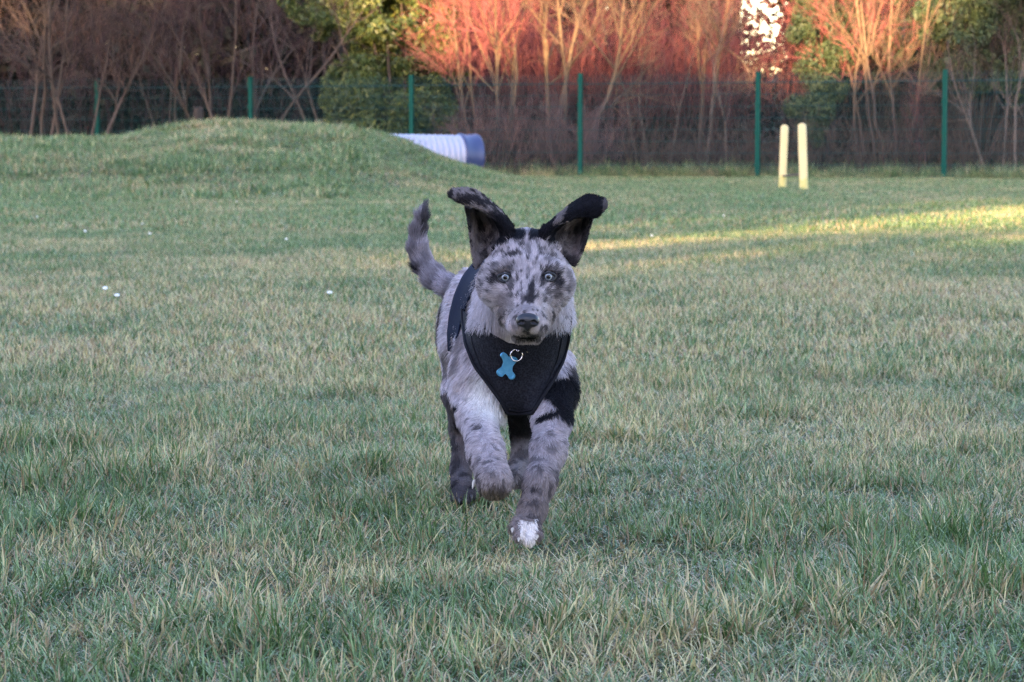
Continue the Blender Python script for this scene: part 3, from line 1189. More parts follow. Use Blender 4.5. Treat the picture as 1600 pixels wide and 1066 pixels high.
def polygonise(prims, lo, hi, cell, cut=()):
    """smooth union of the limbs sampled on a lattice, skinned as one closed surface"""
    lo = np.array(lo, float)
    N = np.ceil((np.array(hi) - lo) / cell).astype(int) + 1
    D = np.full(N, 1.0, np.float32)
    ax_ = [lo[i] + np.arange(N[i]) * cell for i in range(3)]

    def region(b0, b1):
        i0 = np.clip(np.floor((b0 - lo) / cell).astype(int), 0, N)
        i1 = np.clip(np.ceil((b1 - lo) / cell).astype(int) + 1, 0, N)
        return tuple(slice(a, b) for a, b in zip(i0, i1))
    for pr in prims:
        sl_ = region(*prim_box(pr, .03))
        sub = D[sl_]
        if sub.size == 0: continue
        g_ = np.stack(np.meshgrid(*[ax_[i][sl_[i]] for i in range(3)], indexing='ij'), -1).reshape(-1, 3)
        dd = prim_d(pr, g_).reshape(sub.shape)
        D[sl_] = smin(sub, dd, pr[-2])
    for pr in cut:
        sl_ = region(*prim_box(pr, .02))
        sub = D[sl_]
        if sub.size == 0: continue
        g_ = np.stack(np.meshgrid(*[ax_[i][sl_[i]] for i in range(3)], indexing='ij'), -1).reshape(-1, 3)
        dd = prim_d(pr, g_).reshape(sub.shape)
        D[sl_] = -smin(-sub, dd, pr[-2])
    ins = D < 0
    cs = ins[:-1, :-1, :-1].astype(np.int8)
    tot = np.zeros(np.array(N) - 1, np.int8)
    for a in (0, 1):
        for b in (0, 1):
            for c in (0, 1):
                tot += ins[a:N[0] - 1 + a, b:N[1] - 1 + b, c:N[2] - 1 + c]
    act = (tot > 0) & (tot < 8)
    I = np.argwhere(act)
    vid = np.full(act.shape, -1, np.int64)
    vid[act] = np.arange(len(I))
    acc = np.zeros((len(I), 3)); cnt = np.zeros(len(I))
    corners = [(a, b, c) for a in (0, 1) for b in (0, 1) for c in (0, 1)]
    for ca in corners:
        for ax in range(3):
            if ca[ax] == 1: continue
            cb = list(ca); cb[ax] = 1
            va = D[I[:, 0] + ca[0], I[:, 1] + ca[1], I[:, 2] + ca[2]]
            vb = D[I[:, 0] + cb[0], I[:, 1] + cb[1], I[:, 2] + cb[2]]
            x = (va < 0) != (vb < 0)
            t = va[x] / (va[x] - vb[x])
            p = np.array(ca, float) + np.zeros((x.sum(), 3))
            p[:, ax] = t
            acc[x] += p; cnt[x] += 1
    V = lo + (I + acc / cnt[:, None]) * cell
    Q = []
    for ax in range(3):
        s0 = [slice(None)] * 3; s1 = [slice(None)] * 3
        s0[ax] = slice(0, -1); s1[ax] = slice(1, None)
        e = ins[tuple(s0)] != ins[tuple(s1)]
        E_ = np.argwhere(e)
        o1, o2 = [a for a in range(3) if a != ax]
        E_ = E_[(E_[:, o1] > 0) & (E_[:, o2] > 0) & (E_[:, o1] < N[o1] - 1) & (E_[:, o2] < N[o2] - 1)]
        def v(d1, d2):
            J = E_.copy(); J[:, o1] -= d1; J[:, o2] -= d2
            return vid[J[:, 0], J[:, 1], J[:, 2]]
        q_ = np.stack([v(1, 1), v(0, 1), v(0, 0), v(1, 0)], -1)
        flip = ins[E_[:, 0], E_[:, 1], E_[:, 2]]
        if ax == 1: flip = ~flip
        q_[~flip] = q_[~flip][:, ::-1]
        Q.append(q_)
    return V, np.concatenate(Q)


torso = [
    cap((803, 556, 3.82, 72), (778, 530, 4.00, 82), .03),
    cap((778, 530, 4.00, 82), (757, 512, 4.27, 66), .03),
    cap((803, 470, 3.86, 60), (777, 477, 4.00, 66), .03),
    cap((777, 477, 4.00, 66), (759, 500, 4.27, 62), .03),
    cap((808, 590, 3.80, 48), (800, 560, 3.95, 60), .03),
    cap((817, 500, 3.78, 70), (822, 450, 3.72, 58), .03, 'neck'),
    cap((752, 580, 3.85, 44), (752, 612, 3.83, 40), .03, 'body'),
    cap((856, 575, 3.84, 38), (861, 615, 3.80, 33), .03, 'body'),
    cap((780, 600, 3.80, 26), (783, 622, 3.79, 20), .02, 'chest'),
]
legs = [
    cap((748, 612, 3.82, 37), (746, 650, 3.79, 29), .03, 'leg'),
    cap((746, 650, 3.79, 26.5), (759, 708, 3.68, 24), .02, 'leg'),
    cap((759, 708, 3.68, 25.5), (773, 752, 3.61, 25.5), .02, 'leg'),
    cap((773, 755, 3.62, 24), (764, 748, 3.70, 19), .012, 'leg'),
    cap((861, 612, 3.80, 31), (863, 655, 3.74, 26), .03, 'leg'),
    cap((863, 655, 3.74, 26), (857, 705, 3.68, 23.5), .02, 'leg'),
    cap((857, 705, 3.68, 23.5), (844, 752, 3.63, 21), .02, 'leg'),
    cap((844, 752, 3.63, 21), (832, 797, 3.60, 19.5), .02, 'leg'),
    cap((832, 797, 3.60, 20), (824, 820, 3.575, 17), .012, 'leg'),
    # toes of the landing fore paw
    cap((812, 812, 3.57, 8), (801, 826, 3.550, 7.5), .003, 'leg'),
    cap((816, 818, 3.56, 9), (811, 839, 3.536, 8), .003, 'leg'),
    cap((827, 820, 3.56, 9), (826, 845, 3.536, 8), .003, 'leg'),
    cap((835, 816, 3.57, 8), (840, 837, 3.548, 7.5), .003, 'leg'),
    # hind legs
    cap((735, 550, 4.28, 44), (727, 612, 4.14, 32), .03, 'hind'),
    cap((727, 612, 4.14, 32), (722, 668, 4.24, 17), .02, 'hind'),
    cap((722, 668, 4.24, 16), (720, 735, 4.20, 14), .015, 'hind'),
    cap((720, 735, 4.20, 14), (722, 764, 4.13, 16), .012, 'hind'),
    cap((715, 766, 4.12, 7), (711, 777, 4.10, 7), .006, 'hind'),
    cap((721, 768, 4.11, 7.5), (719, 780, 4.09, 7.5), .006, 'hind'),
    cap((728, 768, 4.11, 7.5), (728, 780, 4.09, 7.5), .006, 'hind'),
    cap((734, 765, 4.12, 7), (736, 774, 4.10, 7), .006, 'hind'),
    cap((785, 550, 4.28, 44), (812, 612, 4.10, 31), .03, 'hind'),
    cap((812, 612, 4.10, 30), (819, 672, 4.20, 18), .02, 'hind'),
    cap((819, 672, 4.20, 18), (811, 728, 4.17, 14), .015, 'hind'),
    cap((811, 728, 4.17, 14), (806, 748, 4.11, 15), .012, 'hind'),
]
tail = []
TL = [(722, 455, 4.32, 16), (700, 447, 4.36, 15), (678, 433, 4.38, 15.5), (661, 412, 4.39, 14), (653, 388, 4.39, 12.5), (653, 362, 4.39, 10), (659, 338, 4.38, 6.5), (664, 322, 4.38, 3)]
for a_, b_ in zip(TL[:-1], TL[1:]): tail.append(cap(a_, b_, .01, 'tail'))

head = [
    ell(822, 408, 3.635, 52, 50, .070, .02, 'head'),
    ell(822, 432, 3.615, 66, 38, .060, .02, 'head'),
    ell(789, 445, 3.60, 40, 38, .048, .02, 'head'),
    ell(855, 445, 3.60, 39, 38, .048, .02, 'head'),
    ell(822, 484, 3.585, 43, 42, .052, .02, 'head'),
    cap((822, 432, 3.575, 25), (824, 490, 3.525, 21), .02, 'head'),
    ell(824, 504, 3.535, 31, 22, .045, .015, 'head'),
    cap((808, 508, 3.515, 14), (824, 500, 3.505, 15), .012, 'head'),
    cap((840, 508, 3.515, 14), (824, 500, 3.505, 15), .012, 'head'),
    cap((812, 524, 3.535, 12), (836, 524, 3.535, 12), .008, 'head'),
    ell(791, 420, 3.572, 20, 10, .014, .012, 'head'),
    ell(856, 420, 3.572, 20, 10, .014, .012, 'head'),
]


def sheet(rows, nu, nv, th, reg):
    """a thin curved sheet through rows of control points (px, py, d), as chained capsules"""
    A = np.array([[at(*c) for c in row] for row in rows])      # (R, C, 3)
    R_, C_ = A.shape[:2]

    def samp(M_, t):           # along first axis, smooth
        t = t * (len(M_) - 1)
        i = min(int(t), len(M_) - 2)
        f = t - i
        if len(M_) == 2: return M_[0] * (1 - f) + M_[1] * f
        p0 = M_[max(i - 1, 0)]; p1 = M_[i]; p2 = M_[i + 1]; p3 = M_[min(i + 2, len(M_) - 1)]
        return .5 * ((2 * p1) + (p2 - p0) * f + (2 * p0 - 5 * p1 + 4 * p2 - p3) * f * f + (3 * p1 - p0 - 3 * p2 + p3) * f ** 3)
    out = []
    for i in range(nv):
        row = samp(A, i / (nv - 1))
        pts = [samp(row, j / (nu - 1)) for j in range(nu)]
        for a, b in zip(pts[:-1], pts[1:]):
            out.append(('cap', a, b, th, th, .004, reg))
    return out


ears = []
# image-left ear: cup, then the folded-over tip
ears += sheet([[(744, 420, 3.625), (754, 404, 3.632), (772, 390, 3.618), (796, 374, 3.600)],
               [(738, 388, 3.620), (750, 372, 3.655), (768, 364, 3.650), (788, 356, 3.605)],
               [(734, 354, 3.620), (742, 347, 3.660), (755, 343, 3.660), (769, 337, 3.615)],
               [(730, 326, 3.620), (737, 322, 3.645), (745, 321, 3.645), (752, 318, 3.620)]], 10, 18, .0024, 'ear')
ears += sheet([[(798, 374, 3.598), (802, 364, 3.600), (799, 356, 3.615)],
               [(782, 350, 3.592), (787, 344, 3.592), (787, 336, 3.610)],
               [(757, 329, 3.592), (761, 323, 3.592), (764, 314, 3.610)],
               [(730, 319, 3.594), (738, 310, 3.592), (745, 301, 3.605)],
               [(716, 313, 3.596), (722, 306, 3.594), (729, 297, 3.602)],
               [(704, 305, 3.600), (707, 302, 3.600), (711, 299, 3.602)]], 6, 28, .0024, 'ear')
# image-right ear
ears += sheet([[(850, 376, 3.600), (870, 390, 3.618), (886, 402, 3.632), (897, 415, 3.625)],
               [(862, 358, 3.605), (880, 366, 3.650), (898, 378, 3.655), (909, 392, 3.620)],
               [(884, 345, 3.610), (898, 346, 3.660), (909, 350, 3.660), (918, 361, 3.620)],
               [(908, 334, 3.615), (914, 334, 3.645), (919, 335, 3.645), (924, 339, 3.620)]], 10, 18, .0024, 'ear')
ears += sheet([[(848, 374, 3.598), (845, 364, 3.600), (851, 356, 3.615)],
               [(868, 354, 3.592), (866, 347, 3.592), (873, 339, 3.610)],
               [(893, 341, 3.592), (887, 333, 3.592), (892, 322, 3.610)],
               [(917, 336, 3.594), (908, 324, 3.592), (911, 310, 3.605)],
               [(930, 338, 3.596), (933, 324, 3.594), (924, 308, 3.602)],
               [(941, 326, 3.600), (944, 320, 3.600), (942, 314, 3.602)]], 6, 28, .0024, 'ear')


def march(prims, px, py, off=0.0, d0=3.3, d1=4.6):
    """where the line of sight through a pixel of the photograph meets the body, grown by off"""
    px, py = np.atleast_1d(px).astype(float), np.atleast_1d(py).astype(float)
    A = np.array([at(a, b, 1.0) for a, b in zip(px, py)]) - np.array([0, 0, CAMH])
    t = np.full(len(px), d0)
    O = np.array([0, 0, CAMH])
    best, bt = np.full(len(px), 9.), t.copy()
    for _ in range(60):
        P = O + A * t[:, None]
        d = sdf(prims, P) - off
        m_ = d < best
        best[m_] = d[m_]; bt[m_] = t[m_]
        t = np.minimum(t + d * .8, d1)
    hit = best < .003
    t = np.where(hit, t, bt)
    return O + A * t[:, None], hit


EYES = [(789.5, 434), (857, 433)]
eye_p = []
cuts = []
for ex, ey in EYES:
    p, h = march(head, [ex], [ey])
    p = p[0]
    c = p + np.array([0, .0055, 0])
    eye_p.append(c)
    cuts.append(('ell', c + [0, -.003, 0], np.array([.0105, .012, .0082]), .003, 'cut'))
nose_c = at(824.5, 500, 3.482)

allp = torso + legs + tail + head + ears
lo = np.array([-.185, 3.44, -.01])
hi = np.array([.150, 4.50, .56])
BV, BQ = polygonise(allp, lo, hi, .0027, cuts)
print('body', len(BV), len(BQ))

POLY = np.array([(722, 484), (723, 500), (727, 538), (741, 572), (762, 600), (781, 625), (791, 647), (833, 644), (848, 620), (864, 595), (880, 565), (888, 535), (892, 500), (890, 484), (875, 515), (855, 535), (824, 541), (795, 538), (765, 525), (742, 502)], float)


def inpoly(x, y, poly):
    r = np.zeros(len(x), bool)
    n = len(poly)
    for i in range(n):
        x1, y1 = poly[i]; x2, y2 = poly[(i + 1) % n]
        c = ((y1 > y) != (y2 > y)) & (x < (x2 - x1) * (y - y1) / (y2 - y1 + 1e-9) + x1)
        r ^= c
    return r


def vnorm(V, Q):
    n = np.zeros_like(V)
    fn = np.cross(V[Q[:, 2]] - V[Q[:, 0]], V[Q[:, 3]] - V[Q[:, 1]])
    for k in range(4): np.add.at(n, Q[:, k], fn)
    return nrm(n)


BN = vnorm(BV, BQ)
if np.mean(np.sum(BN * (BV - sum(p_[1] for p_ in torso) / len(torso)), 1)) < 0:
    BQ = BQ[:, ::-1]; BN = -BN
REG = ['body', 'neck', 'chest', 'leg', 'hind', 'tail', 'head', 'ear']
best = np.full(len(BV), 9.); reg = np.zeros(len(BV), int)
for pr in allp:
    b0, b1 = prim_box(pr, .02)
    m_ = np.all((BV > b0) & (BV < b1), 1)
    if not m_.any(): continue
    dd = prim_d(pr, BV[m_])
    ids = np.where(m_)[0]
    up_ = dd < best[ids]
    best[ids[up_]] = dd[up_]; reg[ids[up_]] = REG.index(pr[-1])

# dark markings: (x, y, rx, ry, angle, strength)
MARK = [(778, 439, 7, 10, 0, .95), (789, 427, 14, 5, 4, .85), (794, 443, 11, 4, 0, .8), (800, 450, 5, 7, 0, .8), (789, 434, 12, 9, 0, 1.2),
        (857, 426, 12, 5, -4, .85), (867, 441, 6, 12, 10, .95), (846, 444, 5, 8, -10, .9), (857, 433, 12, 9, 0, 1.2), (866, 458, 6, 7, 0, .7), (872, 470, 5, 8, 0, .55),
        (804, 401, 12, 4, -4, .9), (777, 417, 9, 5, 20, .65), (855, 410, 8, 5, -10, .6), (764, 425, 5, 8, 0, .45), (885, 430, 5, 8, 0, .6), (890, 445, 4, 9, 0, .5),
        (830, 455, 5, 16, 4, .95), (828, 466, 9, 8, 0, .95), (799, 464, 6, 5, 0, .7), (854, 458, 4, 7, -20, .8), (850, 468, 3, 6, -30, .6),
        (810, 368, 13, 13, 20, 1.1), (838, 368, 15, 11, -10, 1.1), (826, 392, 4, 10, 0, .5), (786, 378, 10, 9, 40, 1), (862, 376, 10, 9, -40, 1),
        (748, 404, 8, 12, 0, 1), (893, 406, 9, 12, 0, 1), (762, 440, 5, 6, 0, .3), (820, 482, 16, 6, 0, .45), (800, 490, 10, 8, 0, .3), (850, 492, 9, 8, 0, .3),
        (824, 517, 4, 6, 0, .9), (808, 524, 10, 1.8, 14, .9), (838, 524, 11, 1.8, -10, .9), (824, 528, 19, 2.4, 0, 1.2)]
BMARK = [(712, 633, 8, 7, 0, 1), (709, 648, 6, 8, 0, .8), (747, 667, 6, 5, 0, .9), (735, 716, 4, 5, 0, .8), (718, 663, 4, 4, 0, .7), (750, 718, 3, 7, 0, .5),
         (880, 610, 30, 26, -20, 1.3), (888, 640, 16, 20, 0, 1.2), (858, 648, 22, 7, -24, 1.1), (889, 585, 10, 20, 0, .9),
         (835, 765, 6, 5, 0, .9), (838, 785, 5, 8, 0, .6), (862, 700, 12, 8, 0, .5), (846, 735, 4, 4, 0, .5), (867, 735, 5, 7, 0, .5), (836, 715, 4, 6, 0, .5), (770, 740, 4, 4, 0, .5), (785, 770, 6, 4, 0, .4),
         (686, 520, 4, 30, 0, .7), (693, 480, 6, 12, 20, .5), (690, 600, 4, 16, 0, .5), (700, 575, 6, 10, 0, .3)]


def dog_colour(P, N, rg):
    px, py = proj(P)
    n = len(P)
    sm = fbm(P * np.array([75, 40, 45]), 91, 3)          # streaky along the coat
    md = fbm(P * 34, 92, 2)
    sp_ = vnoise(P * 85, 93)
    fine = vnoise(P * np.array([420, 300, 200]), 94)
    sm2 = fbm(P * np.array([230, 150, 160]), 95, 3)
    pale = np.array([.64, .585, .635])
    tan = np.array([.40, .32, .29])
    white = np.array([.82, .80, .79])
    black = np.array([.010, .010, .014])
    R = lambda s: rg == REG.index(s)
    col = pale * np.ones((n, 1))
    # warm greys drift through the merle
    w = sstep(.42, .62, md)[:, None]
    col = col * (1 - .45 * w) + tan * (.45 * w)
    dark = np.zeros(n)
    hd = R('head')
    for (cx, cy, rx, ry, an, s_) in MARK:
        a = math.radians(an)
        dx, dy = px - cx, py - cy
        u = (dx * math.cos(a) + dy * math.sin(a)) / rx
        v = (-dx * math.sin(a) + dy * math.cos(a)) / ry
        q_ = np.sqrt(u * u + v * v) + (sm - .5) * .7 + (sm2 - .5) * 1.3 + (fine - .5) * .35
        dark = np.maximum(dark, np.where((hd | R('ear')) & (P[:, 1] < 3.72), s_ * (1 - sstep(.75, 1.25, q_)), 0))
    front = P[:, 1] < 4.02
    bd = R('body') | R('leg') | R('neck') | R('chest')
    for (cx, cy, rx, ry, an, s_) in BMARK:
        a = math.radians(an)
        dx, dy = px - cx, py - cy
        u = (dx * math.cos(a) + dy * math.sin(a)) / rx
        v = (-dx * math.sin(a) + dy * math.cos(a)) / ry
        q_ = np.sqrt(u * u + v * v) + (sm - .5) * .8
        dark = np.maximum(dark, np.where(bd & (front | (px < 705)), s_ * (1 - sstep(.75, 1.2, q_)), 0))
    # head: mottled grey brown muzzle and cheeks
    hm = hd.astype(float)
    dark = np.maximum(dark, hm * .50 * sstep(.54, .66, sm))
    dark = np.maximum(dark, hm * .82 * sstep(.545, .63, sm2))
    dark = np.maximum(dark, hm * .16 * sstep(.42, .54, sm2))
    mz = np.exp(-(((px - 824) / 40) ** 2 + ((py - 497) / 28) ** 2)) * hm
    col = col * (1 - .45 * mz[:, None]) + tan * .7 * (.45 * mz[:, None])
    col = np.where(hd[:, None], col * .62 + tan * .38, col)
    nkk = (R('neck')).astype(float)[:, None]
    col = col * (1 - .5 * nkk) + np.array([.60, .56, .61]) * (.5 * nkk)
    rim = hd * sstep(38, 58, np.abs(px - 823)) * sstep(445, 480, py)
    col = col * (1 - .3 * rim[:, None]) + np.array([.60, .56, .61]) * (.3 * rim[:, None])
    dark *= 1 - .35 * rim
    cheek = hm * sstep(470, 520, py) * np.clip(np.abs(px - 823) / 50, 0, 1)
    col = col * (1 - .25 * cheek[:, None]) + np.array([.50, .47, .52]) * (.25 * cheek[:, None])
    crown = hm * sstep(360, 353, py)
    dark *= (1 - .9 * crown)
    bl = hm * np.exp(-((px - 818.5 - (py - 405) * .02) / 2.6) ** 2) * sstep(398, 408, py) * sstep(462, 450, py)
    dark *= 1 - .8 * bl
    mid = hm * np.exp(-((px - 822.5) / 2.2) ** 2) * (py < 385) * (py > 350)
    dark *= (1 - .75 * mid)
    chin = hm * sstep(531, 535, py)
    dark *= 1 - .85 * chin
    thr = (R('neck') | R('chest') | hd) & (px > 772) & (px < 812) & (py > 521) & (py < 545) & (P[:, 1] > 3.56)
    col = np.where(thr[:, None], white * .9, col)
    # ears
    er = R('ear')
    inner = er & (P[:, 1] > 3.618) & (N[:, 1] < .2)
    dark = np.where(er, np.where(inner, .88 - .5 * sstep(.42, .60, sm), 1.0), dark)
    lf = er & (px < 775) & (P[:, 1] < 3.608) & (px + (py - 300) * -.9 < 752)
    dark = np.where(lf, .95 - .5 * sstep(.5, .62, fbm(P * 150, 98, 2)), dark)
    ltop = er & (px < 790) & (py < 318 + (px - 705) * .25) & (P[:, 1] < 3.610)
    dark = np.where(ltop, np.clip(.95 - sstep(.45, .60, fbm(P * 150, 98, 2)) * .55, 0, 1), dark)
    rb = er & (px > 864) & (px < 884) & (py < 352) & (sm > .42)
    dark = np.where(rb, .55, dark)
    rt = er & (px > 941)
    dark = np.where(rt, .75, dark)
    col = np.where(er[:, None], np.array([.36, .31, .31]), col)
    # body: light flank, occasional blotches
    bb = R('body').astype(float)
    dark = np.maximum(dark, bb * .55 * sstep(.54, .64, md) * (px > 690) * (py < 600))
    dark = np.maximum(dark, (bb + R('neck')) * .22 * sstep(.55, .65, sm2))
    dark = np.maximum(dark, bb * .95 * sstep(.55, .62, fbm(P * 16, 97, 2)) * (P[:, 1] > 4.06))
    # white bib
    bib = np.exp(-(((px - 772) / 26) ** 2 + ((py - 622) / 30) ** 2)) * (R('body') | R('chest') | R('leg')) * front
    bib = np.clip(bib * 2.2, 0, 1)
    bib = np.where(R('chest'), 1, bib)
    col = col * (1 - bib[:, None]) + white * bib[:, None]
    dark *= 1 - .7 * bib * (py > 585) * (px < 800)
    # legs
    lg = R('leg')
    t = sstep(660, 790, py)
    browner = np.array([.25, .20, .185])
    legc = (np.array([.54, .48, .51]) * (1 - t[:, None]) + browner * t[:, None])
    right = px > 812
    legc = np.where(right[:, None], legc * .85, legc * 1.02)
    lgm = lg * sstep(630, 665, py)
    col = col * (1 - lgm[:, None]) + legc * lgm[:, None]
    dark = np.maximum(dark, lg * .62 * sstep(.64, .74, vnoise(P * 125, 96)) * (py > 645))
    dark = np.maximum(dark, lg * .26 * sstep(.50, .62, sm2))
    kn = lg & (px < 800) & (py > 762)
    col = np.where(kn[:, None], np.array([.20, .165, .13]), col)
    wn_ = (sp_ - .5) * 16 + (sm - .5) * 22
    wp = lg & right & (px + (py - 830) * .45 < 832 + wn_) & (py > 812 + wn_)
    wp |= lg & right & (py > 841 + wn_ * .4) & (px < 838)
    col = np.where(wp[:, None], np.array([.80, .72, .66]), col)
    dark = np.where(wp, 0.03, dark)
    b2 = np.clip(2.4 * np.exp(-(((px - 770) / 24) ** 2 + ((py - 618) / 32) ** 2)), 0, 1) * (R('body') | R('chest') | R('leg')) * (P[:, 1] < 3.9) * (px < 800)
    col = col * (1 - b2[:, None]) + white * b2[:, None]
    dark *= 1 - .95 * b2
    # hind legs
    hl = R('hind')
    hc = np.array([.135, .12, .13])
    col = np.where(hl[:, None] & (py > 610)[:, None], hc * np.ones((n, 1)), col)
    mh = hl & (px > 770)
    col = np.where(mh[:, None], np.array([.21, .19, .20]), col)
    dark = np.where(mh, np.maximum(dark, .95 * (1 - sstep(675, 705, py)) + .6 * sstep(.5, .58, sm)), dark)
    dark = np.where(hl & ~mh, np.maximum(dark, .7 * sstep(.5, .6, sm) + .5 * sstep(752, 764, py)), dark)
    # tail
    tl = R('tail')
    tcol = np.array([.27, .24, .265])
    col = np.where(tl[:, None], tcol * (.75 + .7 * sstep(.35, .7, sm))[:, None], col)
    dark = np.where(tl, np.maximum(.3 * sstep(.5, .7, fine), np.exp(-(((px - 651) / 9) ** 2 + ((py - 424) / 8) ** 2)) * 1.1), dark)
    dark = np.where(tl & (py < 372) & (px > 657), .72, dark)
    dark = np.clip(dark, 0, 1)[:, None]
    col = col * (1 - dark) + black * dark
    return col * (.82 + .36 * fine[:, None])


dog_root_p = np.array([.02, 3.9, 0.0])
dog = empty('dog', tuple(dog_root_p))
tag(dog, 'grey merle puppy running forward in a black vest harness, ears flung up and tail raised', 'dog')
mskin = M('dog_skin', .9, .1)
mskin.color(mskin.mix(1.0, mskin.attr('Col', 'Color'), (.72, .70, .70), 'MULTIPLY'))
bc = dog_colour(BV, BN, reg)
body = mesh_np('body', local(BV, dog), [BQ], mskin.m, dog, True, bc)


# fur ---------------------------------------------------------------
def fur():
    r = np.random.default_rng(123)
    tri = np.concatenate([BQ[:, [0, 1, 2]], BQ[:, [0, 2, 3]]])
    A = BV[tri]
    ar = np.linalg.norm(np.cross(A[:, 1] - A[:, 0], A[:, 2] - A[:, 0]), axis=1)
    w = ar.copy()
    rt = reg[tri[:, 0]]
    w *= np.where(rt == REG.index('head'), 5.5, np.where(rt == REG.index('ear'), 2.0, np.where((rt == REG.index('leg')), 1.6, 1.0)))
    n = 320000
    i = r.choice(len(tri), n, p=w / w.sum())
    u, v = r.random(n), r.random(n)
    f = u + v > 1
    u[f], v[f] = 1 - u[f], 1 - v[f]
    P = A[i, 0] + (A[i, 1] - A[i, 0]) * u[:, None] + (A[i, 2] - A[i, 0]) * v[:, None]
    N = nrm(BN[tri[i, 0]] * (1 - u - v)[:, None] + BN[tri[i, 1]] * u[:, None] + BN[tri[i, 2]] * v[:, None])
    rg = rt[i]
    px, py = proj(P)
    # bare skin: eyes, nose, under the vest, lips
    keep = np.ones(n, bool)
    for c in eye_p: keep &= np.linalg.norm((P - c) * [1, .6, 1.15], axis=1) > .0112
    keep &= np.linalg.norm((P - nose_c) * [1, .7, 1.1], axis=1) > .0155
    isb = (rg != REG.index('head')) & (rg != REG.index('ear'))
    keep &= ~(isb & inpoly(px, py, POLY) & (P[:, 1] < 3.90) & (N[:, 1] < .35))
    strap = np.array([(752, 404), (737, 412), (722, 431), (709, 460), (701, 492), (698, 520), (699, 552), (712, 552), (714, 526), (721, 500), (730, 472), (741, 448), (752, 432), (764, 420)], float)
    keep &= ~(isb & inpoly(px - 1.0, py, strap) & inpoly(px + 1.5, py, strap) & (P[:, 1] < 4.1) & (N[:, 1] < .3))
    P, N, rg, px, py = P[keep], N[keep], rg[keep], px[keep], py[keep]
    n = len(P)
    col = dog_colour(P, N, rg)
    R = lambda s: (rg == REG.index(s))
    flow = np.zeros((n, 3))
    flow[:] = (-.05, .75, -.55)
    nose = at(824, 492, 3.50)
    hd = R('head')
    flow[hd] = nrm(P[hd] - nose) + [0, .1, 0.0]
    ck = hd & (np.abs(px - 823) > 34) & (py > 478)
    flow[ck] = np.stack([np.sign(px[ck] - 823) * .55, 0 * px[ck] + .35, 0 * px[ck] - .75], -1)
    lowj = hd & (py > 500)
    flow[lowj] = nrm(P[lowj] - nose) * .6 + [0, .15, -.5]
    nk = R('neck') | R('chest'); flow[nk] = (0, .25, -1)
    fr = R('body') & (P[:, 1] < 3.9); flow[fr] = (-.08, .35, -.9)
    lg = R('leg') | R('hind'); flow[lg] = (0, .12, -1)
    tl = R('tail')
    tp = np.array([at(*q_[:3]) for q_ in TL])
    di = np.argmin(np.linalg.norm(P[:, None] - tp[None], axis=2), 1)
    td = nrm(np.diff(tp, axis=0))
    flow[tl] = td[np.minimum(di[tl], len(td) - 1)]
    er = R('ear')
    eb = np.where(px[:, None] < 822, at(778, 390, 3.67), at(866, 392, 3.67))
    et = np.where(px[:, None] < 822, at(706, 300, 3.62), at(942, 316, 3.62))
    flow[er] = nrm(et - eb)[er]
    flow = flow + r.normal(0, .16, (n, 3)) + (np.stack([fbm(P * 28, 55 + k, 2) for k in range(3)], -1) - .5) * 1.1
    tang = flow - N * np.sum(flow * N, 1, keepdims=True)
    tang = nrm(tang)
    L = np.full(n, .017)
    L[hd] = .0050 + .005 * np.clip(np.linalg.norm(P[hd] - nose, axis=1) / .1, 0, 1)
    mzz = hd & (np.linalg.norm(P - nose, axis=1) < .03); L[mzz] = .0035
    ch = hd & (np.abs(px - 823) > 38) & (py > 440); L[ch] = .0125
    L[lowj & (py > 515) & (P[:, 1] > 3.555)] = .010
    L[nk] = .024
    L[nk & (py > 505)] = .013
    L[R('chest')] = .026
    L[lg] = .0085
    L[lg & (py < 690)] = .011
    L[tl] = .012 + .009 * r.random(tl.sum())
    L[er] = .0070
    inn = er & (P[:, 1] > 3.635) & (N[:, 1] < 0); L[inn] = .013
    L *= r.uniform(.6, 1.25, n)
    lift = np.full(n, .42)
    lift[hd] = .30; lift[lg] = .32; lift[tl] = .30; lift[er] = .30; lift[nk] = .75; lift[R('chest')] = .5
    lift = lift * r.uniform(.5, 1.5, n)
    K = 4
    pts = np.zeros((n, K, 3))
    pts[:, 0] = P - N * .0012
    d = nrm(tang + N * lift[:, None] * 1.6)
    cur = pts[:, 0]
    for k in range(1, K):
        cur = cur + d * (L / (K - 1))[:, None]
        pts[:, k] = cur
        d = nrm(d * .75 + tang * .35 + [0, 0, -.05])
    # gather strands into small locks
    cell = np.floor(P / .0065).astype(np.int64)
    hsh = (cell[:, 0] * 73856093) ^ (cell[:, 1] * 19349663) ^ (cell[:, 2] * 83492791)
    _, inv = np.unique(hsh, return_inverse=True)
    inv = inv.ravel()
    cnt = np.bincount(inv)
    ctip = np.stack([np.bincount(inv, pts[:, -1, a]) / cnt for a in range(3)], -1)[inv]
    for k in range(1, K):
        wgt = np.where(hd, .14, .34)[:, None] * (k / (K - 1)) ** 1.5
        pts[:, k] = pts[:, k] * (1 - wgt) + (ctip + (pts[:, k] - pts[:, -1])) * wgt
    cu = bpy.data.hair_curves.new('fur')
    cu.add_curves([K] * n)
    cu.points.foreach_set('position', (pts - dog_root_p).astype(np.float32).ravel())
    a = cu.attributes.get('radius') or cu.attributes.new('radius', 'FLOAT', 'POINT')
    rad = np.array([.00036, .00032, .00023, .00007])[None] * np.where(hd, .75, 1.0)[:, None] * r.uniform(.7, 1.2, (n, 1))
    a.data.foreach_set('value', rad.astype(np.float32).ravel())
    a = cu.attributes.new('Col', 'FLOAT_COLOR', 'CURVE')
    c4 = np.ones((n, 4), np.float32)
    c4[:, :3] = col * r.uniform(.84, 1.18, (n, 1))
    a.data.foreach_set('color', c4.ravel())
    mf = M('fur', .7, .12)
    mf.color(mf.attr('Col', 'Color'))
    cu.materials.append(mf.m)
